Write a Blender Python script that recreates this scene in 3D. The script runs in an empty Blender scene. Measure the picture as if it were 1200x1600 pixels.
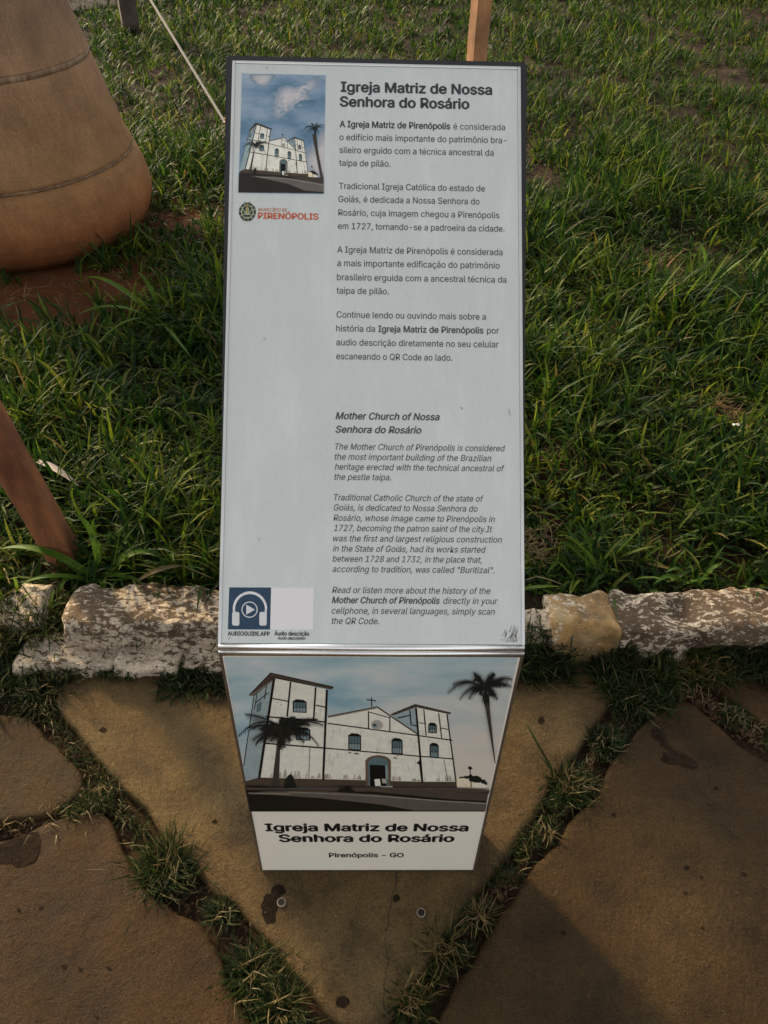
import bpy, bmesh, math, random
import numpy as np
from mathutils import Vector, Matrix, noise

# ------------------------------------------------------------------ camera, sky, sun, exposure
scene = bpy.context.scene
COL = scene.collection
CAM = np.array([-.0082, -.638, 1.4784])
FPX = 1221.69
PITCH, YAW, ROLL = .7332, .0293, .029
_f = np.array([math.sin(YAW)*math.cos(PITCH), math.cos(YAW)*math.cos(PITCH), -math.sin(PITCH)])
_r = np.array([math.cos(YAW), -math.sin(YAW), 0.0]); _u = np.cross(_r, _f)
CR = np.array([math.cos(ROLL)*_r+math.sin(ROLL)*_u, -math.sin(ROLL)*_r+math.cos(ROLL)*_u, _f])
cd = bpy.data.cameras.new('camera'); cam = bpy.data.objects.new('camera', cd); COL.objects.link(cam)
cd.sensor_fit = 'VERTICAL'; cd.sensor_height = 36; cd.lens = 36*FPX/1600
cd.clip_start = .02; cd.clip_end = 600
mw = Matrix.Identity(4)
for i in range(3):
    mw[i][0] = CR[0][i]; mw[i][1] = CR[1][i]; mw[i][2] = -CR[2][i]; mw[i][3] = CAM[i]
cam.matrix_world = mw
scene.camera = cam
SUN_EL = math.radians(25)
SUN_FROM = Vector((-.66, .75, 0)).normalized()
world = bpy.data.worlds.new('World'); scene.world = world; world.use_nodes = True
wn = world.node_tree.nodes; wl = world.node_tree.links; wn.clear()
sky = wn.new('ShaderNodeTexSky'); sky.sky_type = 'NISHITA'; sky.sun_disc = False
sky.sun_elevation = SUN_EL; sky.sun_rotation = math.atan2(SUN_FROM.x, SUN_FROM.y)
sky.dust_density = 3.0; sky.ozone_density = 1.0
hs = wn.new('ShaderNodeHueSaturation'); hs.inputs['Saturation'].default_value = .08
bg = wn.new('ShaderNodeBackground'); bg.inputs['Strength'].default_value = .15
wo = wn.new('ShaderNodeOutputWorld')
wl.new(sky.outputs[0], hs.inputs['Color']); wl.new(hs.outputs[0], bg.inputs[0]); wl.new(bg.outputs[0], wo.inputs[0])
sl = bpy.data.lights.new('sun', 'SUN'); sun = bpy.data.objects.new('sun', sl); COL.objects.link(sun)
sl.energy = 3.2; sl.angle = math.radians(4.5); sl.color = (1.0, .70, .32)
_d = -(SUN_FROM*math.cos(SUN_EL) + Vector((0, 0, math.sin(SUN_EL))))
sun.rotation_euler = _d.to_track_quat('-Z', 'Y').to_euler()
scene.view_settings.view_transform = 'Standard'; scene.view_settings.look = 'None'
scene.view_settings.gamma = 1; scene.view_settings.use_curve_mapping = False
scene.view_settings.exposure = .84
scene.cycles.max_bounces = 6

# ------------------------------------------------------------------ helpers
rng = np.random.default_rng(7)
random.seed(7)

def ray(px, py):
    return np.array([px-600, 800-py, FPX]) @ CR

def G(px, py, z=0.0):                                   # where the line of sight meets height z
    d = ray(px, py); t = (z-CAM[2])/d[2]
    return Vector(CAM+t*d)

def tag(o, label=None, cat=None, group=None, kind=None):
    if label: o['label'] = label
    if cat: o['category'] = cat
    if group: o['group'] = group
    if kind: o['kind'] = kind
    return o

def empty(name, loc, label, cat, group=None):
    o = bpy.data.objects.new(name, None); COL.objects.link(o); o.location = loc
    o.empty_display_size = .05
    return tag(o, label, cat, group)

def mesh_obj(name, verts, faces, mat, parent=None, smooth=False, mats=None, midx=None):
    me = bpy.data.meshes.new(name)
    me.from_pydata([tuple(v) for v in verts], [], faces)
    for m in (mats or [mat]): me.materials.append(m)
    if midx is not None: me.polygons.foreach_set('material_index', midx)
    if smooth: me.polygons.foreach_set('use_smooth', [True]*len(me.polygons))
    me.update()
    o = bpy.data.objects.new(name, me); COL.objects.link(o)
    if parent is not None:
        o.parent = parent
        o.matrix_parent_inverse = Matrix.Identity(4)
        if parent.type == 'EMPTY' and parent.parent is None: o.location = -Vector(parent.location)
    return o

def np_mesh(name, V, F, mat, parent=None, smooth=True, mats=None, midx=None):   # quads or tris arrays
    me = bpy.data.meshes.new(name)
    n = F.shape[1]
    me.vertices.add(len(V)); me.vertices.foreach_set('co', V.astype(np.float32).ravel())
    me.loops.add(F.size); me.loops.foreach_set('vertex_index', F.astype(np.int32).ravel())
    me.polygons.add(len(F)); me.polygons.foreach_set('loop_start', np.arange(0, F.size, n, dtype=np.int32))
    for m in (mats or [mat]): me.materials.append(m)
    if midx is not None: me.polygons.foreach_set('material_index', midx.astype(np.int32))
    me.polygons.foreach_set('use_smooth', np.full(len(F), smooth))
    me.update(calc_edges=True); me.validate()
    o = bpy.data.objects.new(name, me); COL.objects.link(o)
    if parent is not None:
        o.parent = parent
        if parent.type == 'EMPTY' and parent.parent is None: o.location = -Vector(parent.location)
    return o

def new_mat(name):
    m = bpy.data.materials.new(name); m.use_nodes = True
    nt = m.node_tree; b = nt.nodes['Principled BSDF']
    return m, nt, b

def N(nt, typ, **kw):
    n = nt.nodes.new(typ)
    for k, v in kw.items():
        if k in n.inputs: n.inputs[k].default_value = v
        else: setattr(n, k, v)
    return n

def ramp(nt, fac, stops, interp='LINEAR'):
    r = nt.nodes.new('ShaderNodeValToRGB'); r.color_ramp.interpolation = interp
    e = r.color_ramp.elements
    while len(e) < len(stops): e.new(.5)
    for i, (p, c) in enumerate(stops):
        e[i].position = p; e[i].color = (c[0], c[1], c[2], 1) if not isinstance(c, (int, float)) else (c, c, c, 1)
    nt.links.new(fac, r.inputs[0]); return r

def mix(nt, fac, a, b, mode='MIX'):
    n = nt.nodes.new('ShaderNodeMix'); n.data_type = 'RGBA'; n.blend_type = mode
    for s, v in ((0, fac), (6, a), (7, b)):
        if isinstance(v, (int, float)): n.inputs[s].default_value = v
        elif isinstance(v, tuple): n.inputs[s].default_value = (*v[:3], 1)
        else: nt.links.new(v, n.inputs[s])
    return n.outputs[2]

def noise_tex(nt, scale, detail=6, rough=.6, coord='Object', stretch=None, dist=0):
    tc = nt.nodes.new('ShaderNodeTexCoord'); src = tc.outputs[coord]
    if stretch:
        mp = nt.nodes.new('ShaderNodeMapping'); mp.inputs['Scale'].default_value = stretch
        nt.links.new(src, mp.inputs[0]); src = mp.outputs[0]
    n = nt.nodes.new('ShaderNodeTexNoise'); n.inputs['Scale'].default_value = scale
    n.inputs['Detail'].default_value = detail; n.inputs['Roughness'].default_value = rough
    n.inputs['Distortion'].default_value = dist
    nt.links.new(src, n.inputs['Vector']); return n

def bump(nt, b, *hs):
    prev = None
    for h, strength, dist in hs:
        n = nt.nodes.new('ShaderNodeBump'); n.inputs['Strength'].default_value = strength
        n.inputs['Distance'].default_value = dist
        nt.links.new(h, n.inputs['Height'])
        if prev: nt.links.new(prev, n.inputs['Normal'])
        prev = n.outputs[0]
    nt.links.new(prev, b.inputs['Normal'])

def flat_mat(name, col, rough=.5, metal=0.0, spec=.5):
    m, nt, b = new_mat(name)
    b.inputs['Base Color'].default_value = (*col, 1); b.inputs['Roughness'].default_value = rough
    b.inputs['Metallic'].default_value = metal; b.inputs['Specular IOR Level'].default_value = spec
    return m

# ------------------------------------------------------------------ materials
def mat_slab(nm, c0, c1, c2):
    m, nt, b = new_mat(nm)
    info = nt.nodes.new('ShaderNodeObjectInfo')
    a = noise_tex(nt, 2.6, 5, .6); c = noise_tex(nt, 11, 7, .62); g = noise_tex(nt, 300, 4, .75)
    f2 = noise_tex(nt, 60, 6, .7)
    base = ramp(nt, a.outputs[0], [(.3, c0), (.5, c1), (.72, c2)])
    mott = ramp(nt, c.outputs[0], [(.3, .55), (.5, 1.0), (.75, 1.25)])
    o1 = mix(nt, 1.0, base.outputs[0], mott.outputs[0], 'MULTIPLY')
    gr = ramp(nt, g.outputs[0], [(.3, .5), (.5, 1.0), (.7, 1.5)])
    o2 = mix(nt, .8, o1, gr.outputs[0], 'MULTIPLY')
    f3 = ramp(nt, f2.outputs[0], [(.3, .80), (.5, 1.0), (.7, 1.15)]); o2 = mix(nt, .8, o2, f3.outputs[0], 'MULTIPLY')
    g1 = noise_tex(nt, 150, 4, .7); g1r = ramp(nt, g1.outputs[0], [(.32, .78), (.5, 1.0), (.68, 1.22)]); o2 = mix(nt, .8, o2, g1r.outputs[0], 'MULTIPLY')
    # small dark pock marks and stains
    v = noise_tex(nt, 7, 6, .7); vr = ramp(nt, v.outputs[0], [(.60, 0.0), (.72, .8)])
    o3 = mix(nt, vr.outputs[0], o2, (.036, .022, .011))
    # fine bright sand grains
    sp = noise_tex(nt, 900, 1, .5); spr = ramp(nt, sp.outputs[0], [(.70, 0.0), (.76, .6)])
    o4 = mix(nt, spr.outputs[0], o3, (.30, .24, .15))
    nt.links.new(o4, b.inputs['Base Color'])
    rr = ramp(nt, c.outputs[0], [(.3, .55), (.7, .85)]); nt.links.new(rr.outputs[0], b.inputs['Roughness'])
    b.inputs['Specular IOR Level'].default_value = .12
    bump(nt, b, (c.outputs[0], .6, .012), (f2.outputs[0], .8, .005), (g1.outputs[0], .7, .002), (g.outputs[0], .8, .0018))
    return m

def mat_soil(name='dark_soil', k=1.0, red=1.0):
    m, nt, b = new_mat(name)
    a = noise_tex(nt, 5, 6, .6); g = noise_tex(nt, 90, 6, .75)
    r = ramp(nt, a.outputs[0], [(.3, (.032*k, .021*k/red, .012*k/red)), (.7, (.085*k, .05*k/red, .027*k/red))])
    g2 = ramp(nt, g.outputs[0], [(.3, .4), (.7, 1.5)])
    nt.links.new(mix(nt, 1, r.outputs[0], g2.outputs[0], 'MULTIPLY'), b.inputs['Base Color'])
    b.inputs['Roughness'].default_value = .95; b.inputs['Specular IOR Level'].default_value = .15
    bump(nt, b, (g.outputs[0], 1, .012), (a.outputs[0], .6, .03))
    return m

def mat_kerb(yellow=0.0, name='whitewashed_kerb_stone'):
    m, nt, b = new_mat(name)
    a = noise_tex(nt, 7, 6, .6); p = noise_tex(nt, 62, 8, .72, stretch=(.8, 1.5, 1.2), dist=.35); g = noise_tex(nt, 220, 5, .7)
    stone = ramp(nt, a.outputs[0], [(.3, (.075, .045, .022)), (.7, (.17, .108, .055))])
    if yellow:
        stone = ramp(nt, a.outputs[0], [(.38, (.16, .11, .055)), (.5, (.36, .21, .07)), (.62, (.42, .32, .17))])
    low = noise_tex(nt, 5, 3, .5)
    add = nt.nodes.new('ShaderNodeMath'); add.operation = 'MULTIPLY_ADD'; add.inputs[1].default_value = .55
    nt.links.new(low.outputs[0], add.inputs[0]); nt.links.new(p.outputs[0], add.inputs[2])
    tc = nt.nodes.new('ShaderNodeTexCoord'); sp_ = nt.nodes.new('ShaderNodeSeparateXYZ'); nt.links.new(tc.outputs['Object'], sp_.inputs[0])
    zr = ramp(nt, sp_.outputs['Z'], [(.03, .075), (.085, 0.0)]); ad2 = nt.nodes.new('ShaderNodeMath'); ad2.operation = 'ADD'
    nt.links.new(add.outputs[0], ad2.inputs[0]); nt.links.new(zr.outputs[0], ad2.inputs[1]); add = ad2
    mask = ramp(nt, add.outputs[0], [(.775, 0.0), (.80, 1.0)] if not yellow else [(.84, 0.0), (.87, 1.0)])
    white = ramp(nt, g.outputs[0], [(.3, (.42, .32, .22)), (.7, (.80, .68, .52))])
    o = mix(nt, mask.outputs[0], stone.outputs[0], white.outputs[0])
    dn = noise_tex(nt, 18, 6, .7); dd = ramp(nt, dn.outputs[0], [(.35, .45), (.6, 1.0)]); o = mix(nt, .8, o, dd.outputs[0], 'MULTIPLY')
    gg = ramp(nt, g.outputs[0], [(.3, .7), (.7, 1.2)])
    nt.links.new(mix(nt, .7, o, gg.outputs[0], 'MULTIPLY'), b.inputs['Base Color'])
    b.inputs['Roughness'].default_value = .85
    bump(nt, b, (a.outputs[0], .7, .02), (mask.outputs[0], .5, .0015), (g.outputs[0], .7, .003))
    return m

def mat_blade(name, cols, trans=.45):
    m, nt, b = new_mat(name)
    g = nt.nodes.new('ShaderNodeNewGeometry')
    r = ramp(nt, g.outputs['Random Per Island'], cols)
    n = noise_tex(nt, 3.0, 3, .5)
    k = ramp(nt, n.outputs[0], [(.3, (.45, .55, .50)), (.5, (.9, .95, .9)), (.70, (1.45, 1.22, .80))])
    c = mix(nt, .9, r.outputs[0], k.outputs[0], 'MULTIPLY')
    n2 = noise_tex(nt, 160, 2, .5, stretch=(1, 1, .3)); k2 = ramp(nt, n2.outputs[0], [(.35, .75), (.65, 1.2)])
    c = mix(nt, .7, c, k2.outputs[0], 'MULTIPLY')
    nt.links.new(c, b.inputs['Base Color']); b.inputs['Roughness'].default_value = .5
    b.inputs['Specular IOR Level'].default_value = .16
    t = nt.nodes.new('ShaderNodeBsdfTranslucent'); nt.links.new(c, t.inputs[0])
    ms = nt.nodes.new('ShaderNodeMixShader'); ms.inputs[0].default_value = trans
    nt.links.new(b.outputs[0], ms.inputs[1]); nt.links.new(t.outputs[0], ms.inputs[2])
    nt.links.new(ms.outputs[0], nt.nodes['Material Output'].inputs[0])
    return m

M_SLAB = mat_slab('golden_flagstone', (.058, .037, .016), (.096, .062, .026), (.138, .094, .040))
M_SLABB = mat_slab('brown_flagstone_light_falloff', (.027, .0155, .006), (.042, .025, .0095), (.060, .037, .015))  # browner stone, with lamp light falloff painted in as a darker tone
M_SLABR = mat_slab('reddish_brown_flagstone_light_falloff', (.032, .018, .007), (.048, .027, .0105), (.068, .040, .016))  # redder brown stone, also darkened in its colour for the light falling off
M_SOIL = mat_soil(); M_LSOIL = mat_soil('reddish_lawn_soil', .6, 1.1)
def red_near(m, cx, cy, r, colr):
    nt = m.node_tree; b = nt.nodes['Principled BSDF']; src = b.inputs['Base Color'].links[0].from_socket
    tc = nt.nodes.new('ShaderNodeTexCoord'); vm = nt.nodes.new('ShaderNodeVectorMath'); vm.operation = 'DISTANCE'
    nt.links.new(tc.outputs['Object'], vm.inputs[0]); vm.inputs[1].default_value = (cx, cy, .05)
    n = noise_tex(nt, 8, 5, .6); ad = nt.nodes.new('ShaderNodeMath'); ad.operation = 'MULTIPLY_ADD'; ad.inputs[1].default_value = .5
    nt.links.new(n.outputs[0], ad.inputs[0]); nt.links.new(vm.outputs['Value'], ad.inputs[2])
    g = nt.nodes.new('ShaderNodeMapRange'); g.inputs['From Min'].default_value = r+.45; g.inputs['From Max'].default_value = r
    nt.links.new(ad.outputs[0], g.inputs['Value']); nt.links.new(mix(nt, g.outputs['Result'], src, colr), b.inputs['Base Color'])
red_near(M_LSOIL, -1.5, 2.6, 1.05, (.12, .042, .016)); red_near(M_LSOIL, .95, 2.25, .35, (.10, .05, .03))
M_KERB = mat_kerb(); M_KERBY = mat_kerb(1.0, 'ochre_stained_kerb_stone')
M_GRASS = mat_blade('lawn_grass', [(0, (.007, .024, .004)), (.35, (.018, .052, .006)), (.7, (.054, .106, .009)),
                                   (.88, (.13, .18, .014)), (.975, (.16, .165, .025)), (1, (.20, .13, .045))])
M_TUFT = mat_blade('joint_grass', [(0, (.014, .024, .008)), (.5, (.026, .044, .012)), (.8, (.044, .064, .017)),
                                   (.93, (.10, .095, .035)), (1, (.19, .15, .075))])
M_LEAF = mat_blade('weed_leaf', [(0, (.045, .095, .012)), (.5, (.075, .15, .016)), (1, (.13, .21, .025))], .4)
M_STRAW = mat_blade('dry_straw', [(0, (.07, .045, .02)), (.6, (.13, .095, .042)), (1, (.26, .20, .11))], .2)

def mat_wood(name, c0, c1):
    m, nt, b = new_mat(name)
    a = noise_tex(nt, 30, 6, .65, stretch=(1, 1, .12)); g = noise_tex(nt, 200, 4, .7, stretch=(1, 1, .2))
    r = ramp(nt, a.outputs[0], [(.3, c0), (.7, c1)])
    d = noise_tex(nt, 9, 5, .6); dr = ramp(nt, d.outputs[0], [(.35, .5), (.65, 1.2)])
    nt.links.new(mix(nt, .8, r.outputs[0], dr.outputs[0], 'MULTIPLY'), b.inputs['Base Color']); b.inputs['Roughness'].default_value = .75
    bump(nt, b, (a.outputs[0], .6, .004), (g.outputs[0], .6, .001))
    return m
M_WOOD = mat_wood('red_brown_timber', (.13, .045, .016), (.36, .135, .050))
M_WOODO = mat_wood('orange_timber', (.30, .14, .055), (.48, .24, .10))
M_WOODD = mat_wood('dark_timber', (.05, .035, .03), (.10, .07, .055))

def mat_trunk():
    m, nt, b = new_mat('palm_bark')
    tc = nt.nodes.new('ShaderNodeTexCoord'); sep = nt.nodes.new('ShaderNodeSeparateXYZ'); nt.links.new(tc.outputs['Object'], sep.inputs[0])
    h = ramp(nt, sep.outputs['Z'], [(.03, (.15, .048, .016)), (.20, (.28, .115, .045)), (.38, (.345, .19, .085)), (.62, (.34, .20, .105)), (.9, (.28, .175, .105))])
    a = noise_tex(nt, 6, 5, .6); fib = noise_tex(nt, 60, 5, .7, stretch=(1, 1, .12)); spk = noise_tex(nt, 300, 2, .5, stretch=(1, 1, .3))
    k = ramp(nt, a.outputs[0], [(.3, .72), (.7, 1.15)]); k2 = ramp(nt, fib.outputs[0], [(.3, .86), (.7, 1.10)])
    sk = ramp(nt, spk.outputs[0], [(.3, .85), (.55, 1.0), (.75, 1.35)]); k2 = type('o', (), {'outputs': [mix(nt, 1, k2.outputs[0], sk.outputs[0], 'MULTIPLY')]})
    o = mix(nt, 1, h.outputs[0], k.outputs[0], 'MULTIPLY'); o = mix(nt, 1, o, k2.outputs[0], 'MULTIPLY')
    nt.links.new(o, b.inputs['Base Color']); b.inputs['Roughness'].default_value = .8; b.inputs['Specular IOR Level'].default_value = .12
    bump(nt, b, (fib.outputs[0], .8, .010), (spk.outputs[0], .8, .003))
    return m
M_TRUNK = mat_trunk()
M_SCAR = mat_wood('pale_leaf_scar', (.13, .07, .035), (.36, .24, .14))
M_ROPE = flat_mat('pale_cord', (.52, .46, .38), .9)
M_KNOT = flat_mat('orange_cord_end', (.55, .28, .06), .8)
M_BLACK = flat_mat('black_painted_steel', (.018, .018, .022), .38)

def mat_plate(name, col, speck=.06, rough=.3, dust=.0):
    m, nt, b = new_mat(name)
    n = noise_tex(nt, 4, 6, .6); n2 = noise_tex(nt, 40, 4, .6); n3 = noise_tex(nt, 9, 7, .7, stretch=(2.2, .6, 1)); n4 = noise_tex(nt, 260, 3, .6)
    k = ramp(nt, n.outputs[0], [(.3, 1-speck), (.7, 1.0)])
    d = ramp(nt, n2.outputs[0], [(.74, 0.0), (.80, .35)])
    o = mix(nt, 1, (*col,), k.outputs[0], 'MULTIPLY'); o = mix(nt, d.outputs[0], o, (.48, .49, .47))
    sm = ramp(nt, n3.outputs[0], [(.50, 0.0), (.72, dust)]); o = mix(nt, sm.outputs[0], o, (.84, .84, .81))
    s4 = ramp(nt, n4.outputs[0], [(.3, .965), (.7, 1.02)]); o = mix(nt, 1, o, s4.outputs[0], 'MULTIPLY')
    nt.links.new(o, b.inputs['Base Color'])
    rr = ramp(nt, n3.outputs[0], [(.35, rough-.08), (.7, rough+.22)]); nt.links.new(rr.outputs[0], b.inputs['Roughness'])
    bump(nt, b, (n4.outputs[0], .08, .0006))
    return m
M_PLATE = mat_plate('grey_white_printed_plate', (.66, .70, .675), .07, .28, .4)
M_FPLATE = mat_plate('white_printed_plate', (.95, .89, .76), .04, .4, .1)
def mat_metal():
    m, nt, b = new_mat('brushed_silver_edge')
    b.inputs['Metallic'].default_value = 1
    n = noise_tex(nt, 12, 2, .5); r = ramp(nt, n.outputs[0], [(.3, .24), (.7, .3)]); nt.links.new(r.outputs[0], b.inputs['Roughness'])
    c = ramp(nt, n.outputs[0], [(.3, (.80, .80, .79)), (.7, (.92, .91, .88))]); nt.links.new(c.outputs[0], b.inputs['Base Color'])
    return m
M_SILVER = mat_metal()
M_BRONZE = flat_mat('bronze_brown_edge', (.22, .17, .13), .4, .6)

# ------------------------------------------------------------------ ground
LAWN_Z = .055
def sheet(name, x0, x1, y0, y1, z, nx, ny, amp, mat):
    xs = np.linspace(x0, x1, nx); ys = np.linspace(y0, y1, ny)
    V = []
    for y in ys:
        for x in xs:
            V.append((x, y, z+amp*noise.noise(Vector((x*3, y*3, 1)))+amp*.5*noise.noise(Vector((x*11, y*11, 4)))))
    F = [(j*nx+i, j*nx+i+1, (j+1)*nx+i+1, (j+1)*nx+i) for j in range(ny-1) for i in range(nx-1)]
    return mesh_obj(name, V, F, mat, smooth=True)
g = mesh_obj('ground', [(-300, -300, -.12), (300, -300, -.12), (300, 300, -.12), (-300, 300, -.12)], [(0, 1, 2, 3)], M_SOIL); tag(g, kind='structure')
g = sheet('joint_soil', -3.2, 3.2, -2.6, .62, -.028, 160, 80, .012, M_SOIL); tag(g, kind='structure')
g = sheet('lawn_soil', -9, 11, .60, 10.2, LAWN_Z-.01, 180, 90, .03, M_LSOIL); tag(g, kind='structure')
# tan path beyond the far edge of the lawn, with its own low kerb
M_PATH = mat_soil('tan_path_earth', 5.0, 1.0)
PATH_P = (-2.80, 7.75); PATH_A = math.radians(40)
g = sheet('path', -14, 26, 0, 30, .0, 60, 60, .01, M_PATH); g.location = (PATH_P[0], PATH_P[1], .10); g.rotation_euler.z = PATH_A; tag(g, kind='structure')

# ------------------------------------------------------------------ flagstones
pave = bpy.data.objects.new('pavement', None); COL.objects.link(pave); tag(pave, kind='structure')
def slab(poly, seed, mat=None, lift=0.0):
    P = [Vector((p[0], p[1])) for p in poly]
    # resample the outline and roughen it
    out = []
    for i, p in enumerate(P):
        q = P[(i+1) % len(P)]; n = max(1, int((q-p).length/.018))
        for k in range(n): out.append(p.lerp(q, k/n))
    c = sum(out, Vector((0, 0)))/len(out)
    # corner rounding
    for _ in range(3):
        out = [(out[i-1]+out[i]*2+out[(i+1) % len(out)])/4 for i in range(len(out))]
    J = []
    for p in out:
        n1 = noise.noise(Vector((p.x*14, p.y*14, seed)))*.010+noise.noise(Vector((p.x*45, p.y*45, seed)))*.005
        d = (p-c).normalized(); J.append(p+d*n1)
    n = len(J)
    rings = [(0.0, -.055, 0), (0.0, -.018, 0), (.0035, -.006, 0), (.009, -.001, 0), (.02, 0, 0), (.05, 0, 1)]
    V = []; F = []
    for inset, z, _ in rings:
        for i, p in enumerate(J):
            d = (c-p).normalized(); w = p+d*inset
            zz = z + (noise.noise(Vector((w.x*30, w.y*30, seed+3)))*.003 if z > -.03 else 0)
            V.append((w.x, w.y, zz+lift))
    for s in (.88, .76, .64, .52, .4, .28, .16, .06):
        for p in J:
            d = (p-c); w = c+d*s*(1-.05/max(d.length, .1))
            V.append((w.x, w.y, lift+noise.noise(Vector((w.x*5, w.y*5, seed)))*.003+noise.noise(Vector((w.x*30, w.y*30, seed+3)))*.0012))
    R = len(rings)+8
    for r in range(R-1):
        for i in range(n):
            j = (i+1) % n
            F.append((r*n+i, r*n+j, (r+1)*n+j, (r+1)*n+i))
    V.append((c.x, c.y, lift)); k = len(V)-1
    for i in range(n): F.append(((R-1)*n+i, (R-1)*n+(i+1) % n, k))
    # outline may wind either way
    area = sum(J[i].x*J[(i+1) % n].y-J[(i+1) % n].x*J[i].y for i in range(n))
    if area < 0: F = [tuple(reversed(f)) for f in F]
    return mesh_obj('paving_slab', V, F, mat or M_SLAB, pave, smooth=True)
def gp(pts): return [(G(x, y).x, G(x, y).y) for x, y in pts]
A = gp([(81, 1098), (109, 1135), (142, 1176), (195, 1236), (210, 1249), (232, 1271), (257, 1303), (290, 1345), (337, 1392), (405, 1447), (440, 1500), (500, 1570), (535, 1615),
        (580, 1615), (612, 1590), (650, 1535), (690, 1475), (715, 1430), (748, 1392), (790, 1345), (830, 1286), (853, 1250), (872, 1212), (905, 1165), (945, 1115), (970, 1072), (975, 1040), (600, 1015), (330, 1035), (200, 1040), (95, 1056)])
slab(A, 1)
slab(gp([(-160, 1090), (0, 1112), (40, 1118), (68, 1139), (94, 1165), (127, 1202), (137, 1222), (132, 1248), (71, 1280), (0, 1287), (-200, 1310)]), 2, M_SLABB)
Cc = gp([(-220, 1335), (0, 1309), (60, 1290), (150, 1256), (176, 1270), (188, 1312), (212, 1362), (240, 1402), (322, 1440), (349, 1492), (360, 1537), (394, 1600), (430, 1660)])
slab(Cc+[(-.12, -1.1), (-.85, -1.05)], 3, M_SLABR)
Dd = gp([(1065, 1082), (1012, 1127), (982, 1157), (945, 1202), (942, 1232), (889, 1284), (862, 1326), (821, 1371), (780, 1423), (758, 1467), (740, 1492), (700, 1560), (660, 1620)])
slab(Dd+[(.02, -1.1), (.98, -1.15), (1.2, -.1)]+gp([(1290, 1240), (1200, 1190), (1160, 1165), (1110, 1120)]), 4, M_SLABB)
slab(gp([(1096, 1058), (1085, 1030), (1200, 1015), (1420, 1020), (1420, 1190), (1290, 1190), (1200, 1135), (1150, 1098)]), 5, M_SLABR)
for i, poly in enumerate([[(-2.2, .42), (-1.2, .46), (-1.12, .05), (-1.75, -.2), (-2.3, -.1)], [(-1.05, .42), (-.83, .42), (-.9, .33), (-1.08, .3)],
                          [(-1.7, -.28), (-1.07, -.02), (-.92, -.2), (-.95, -1.0), (-1.9, -1.1)], [(1.5, .45), (2.6, .45), (2.7, -.3), (1.75, -.5), (1.42, .1)],
                          [(1.3, -.1), (1.68, -.55), (1.9, -1.3), (1.08, -1.2)], [(-1.8, -1.2), (-.2, -1.2), (-.3, -2.2), (-1.9, -2.3)],
                          [(-.1, -1.22), (1.9, -1.4), (1.8, -2.3), (-.2, -2.2)]]): slab(poly, 10+i)

# shaped marks on the flagstones: a stain and a chipped spot are thin skins with ragged outlines
from mathutils.bvhtree import BVHTree
SLABS = [BVHTree.FromPolygons([v.co for v in o.data.vertices], [tuple(p.vertices) for p in o.data.polygons]) for o in pave.children]
def top_z(x, y):
    zz = [h[0].z for h in (b.ray_cast(Vector((x, y, .2)), Vector((0, 0, -1))) for b in SLABS) if h[0] is not None]
    return max(zz) if zz else -.01
def skin(name, pts, mat, z=.0021, parent=None, seed=0, rough=.0035):
    P = gp(pts); out = []
    for i in range(len(P)):
        p = Vector(P[i]); q = Vector(P[(i+1) % len(P)]); n = max(3 if len(P) < 8 else 1, int((q-p).length/.004))
        for k in range(n):
            w = p.lerp(q, k/n); out.append(w)
    for _ in range(3):
        out = [(out[i-1]+out[i]*2+out[(i+1) % len(out)])/4 for i in range(len(out))]
    bm = bmesh.new(); vs = []
    for w in out:
        o = Vector((noise.noise(Vector((w.x*120, w.y*120, seed))), noise.noise(Vector((w.x*120, w.y*120, seed+9)))))*rough + Vector((noise.noise(Vector((w.x*400, w.y*400, seed))), noise.noise(Vector((w.x*400, w.y*400, seed+9)))))*rough*.5
        vs.append(bm.verts.new((w.x+o.x, w.y+o.y, z+top_z(w.x+o.x, w.y+o.y))))
    f = bm.faces.new(vs)
    if f.normal.z < 0 or sum(out[i].x*out[(i+1) % len(out)].y-out[(i+1) % len(out)].x*out[i].y for i in range(len(out))) < 0: f.normal_flip()
    bmesh.ops.triangulate(bm, faces=bm.faces[:])
    for _ in range(2):
        le = [e for e in bm.edges if e.calc_length() > .006]
        if le: bmesh.ops.subdivide_edges(bm, edges=le, cuts=2); bmesh.ops.triangulate(bm, faces=bm.faces[:])
    for v in bm.verts: v.co.z = top_z(v.co.x, v.co.y)+z*.5
    me = bpy.data.meshes.new(name); bm.to_mesh(me); bm.free(); me.materials.append(mat)
    o = bpy.data.objects.new(name, me); COL.objects.link(o)
    if parent: o.parent = parent
    return o
M_STAIN = mat_soil('dark_stain', .45, 1.0); M_STAIN.node_tree.nodes['Principled BSDF'].inputs['Specular IOR Level'].default_value = .1
skin('stain', [(1020, 1136), (1036, 1138), (1040, 1156), (1052, 1172), (1075, 1180), (1093, 1195), (1080, 1204), (1060, 1192), (1050, 1196), (1032, 1190), (1034, 1178), (1044, 1174), (1026, 1160), (1016, 1146)], M_STAIN, parent=pave, seed=1)
skin('stain', [(425, 1385), (436, 1380), (444, 1386), (450, 1396), (436, 1399), (437, 1415), (429, 1428), (432, 1440), (418, 1446), (410, 1436), (408, 1418), (412, 1402), (424, 1396)], M_STAIN, parent=pave, seed=2)
skin('stain', [(0, 1318), (22, 1306), (36, 1300), (62, 1300), (64, 1322), (56, 1346), (34, 1356), (14, 1348), (-4, 1352)], M_STAIN, parent=pave, seed=3)
skin('stain', [(524, 1560), (540, 1554), (549, 1566), (540, 1576), (526, 1572)], M_STAIN, parent=pave, seed=5)
skin('stain', [(838, 1130), (846, 1118), (852, 1128), (846, 1134)], M_STAIN, parent=pave, seed=6, rough=.002)
skin('stain', [(613, 1398), (625, 1396), (626, 1408), (616, 1412)], M_STAIN, parent=pave, seed=7, rough=.002)
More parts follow.
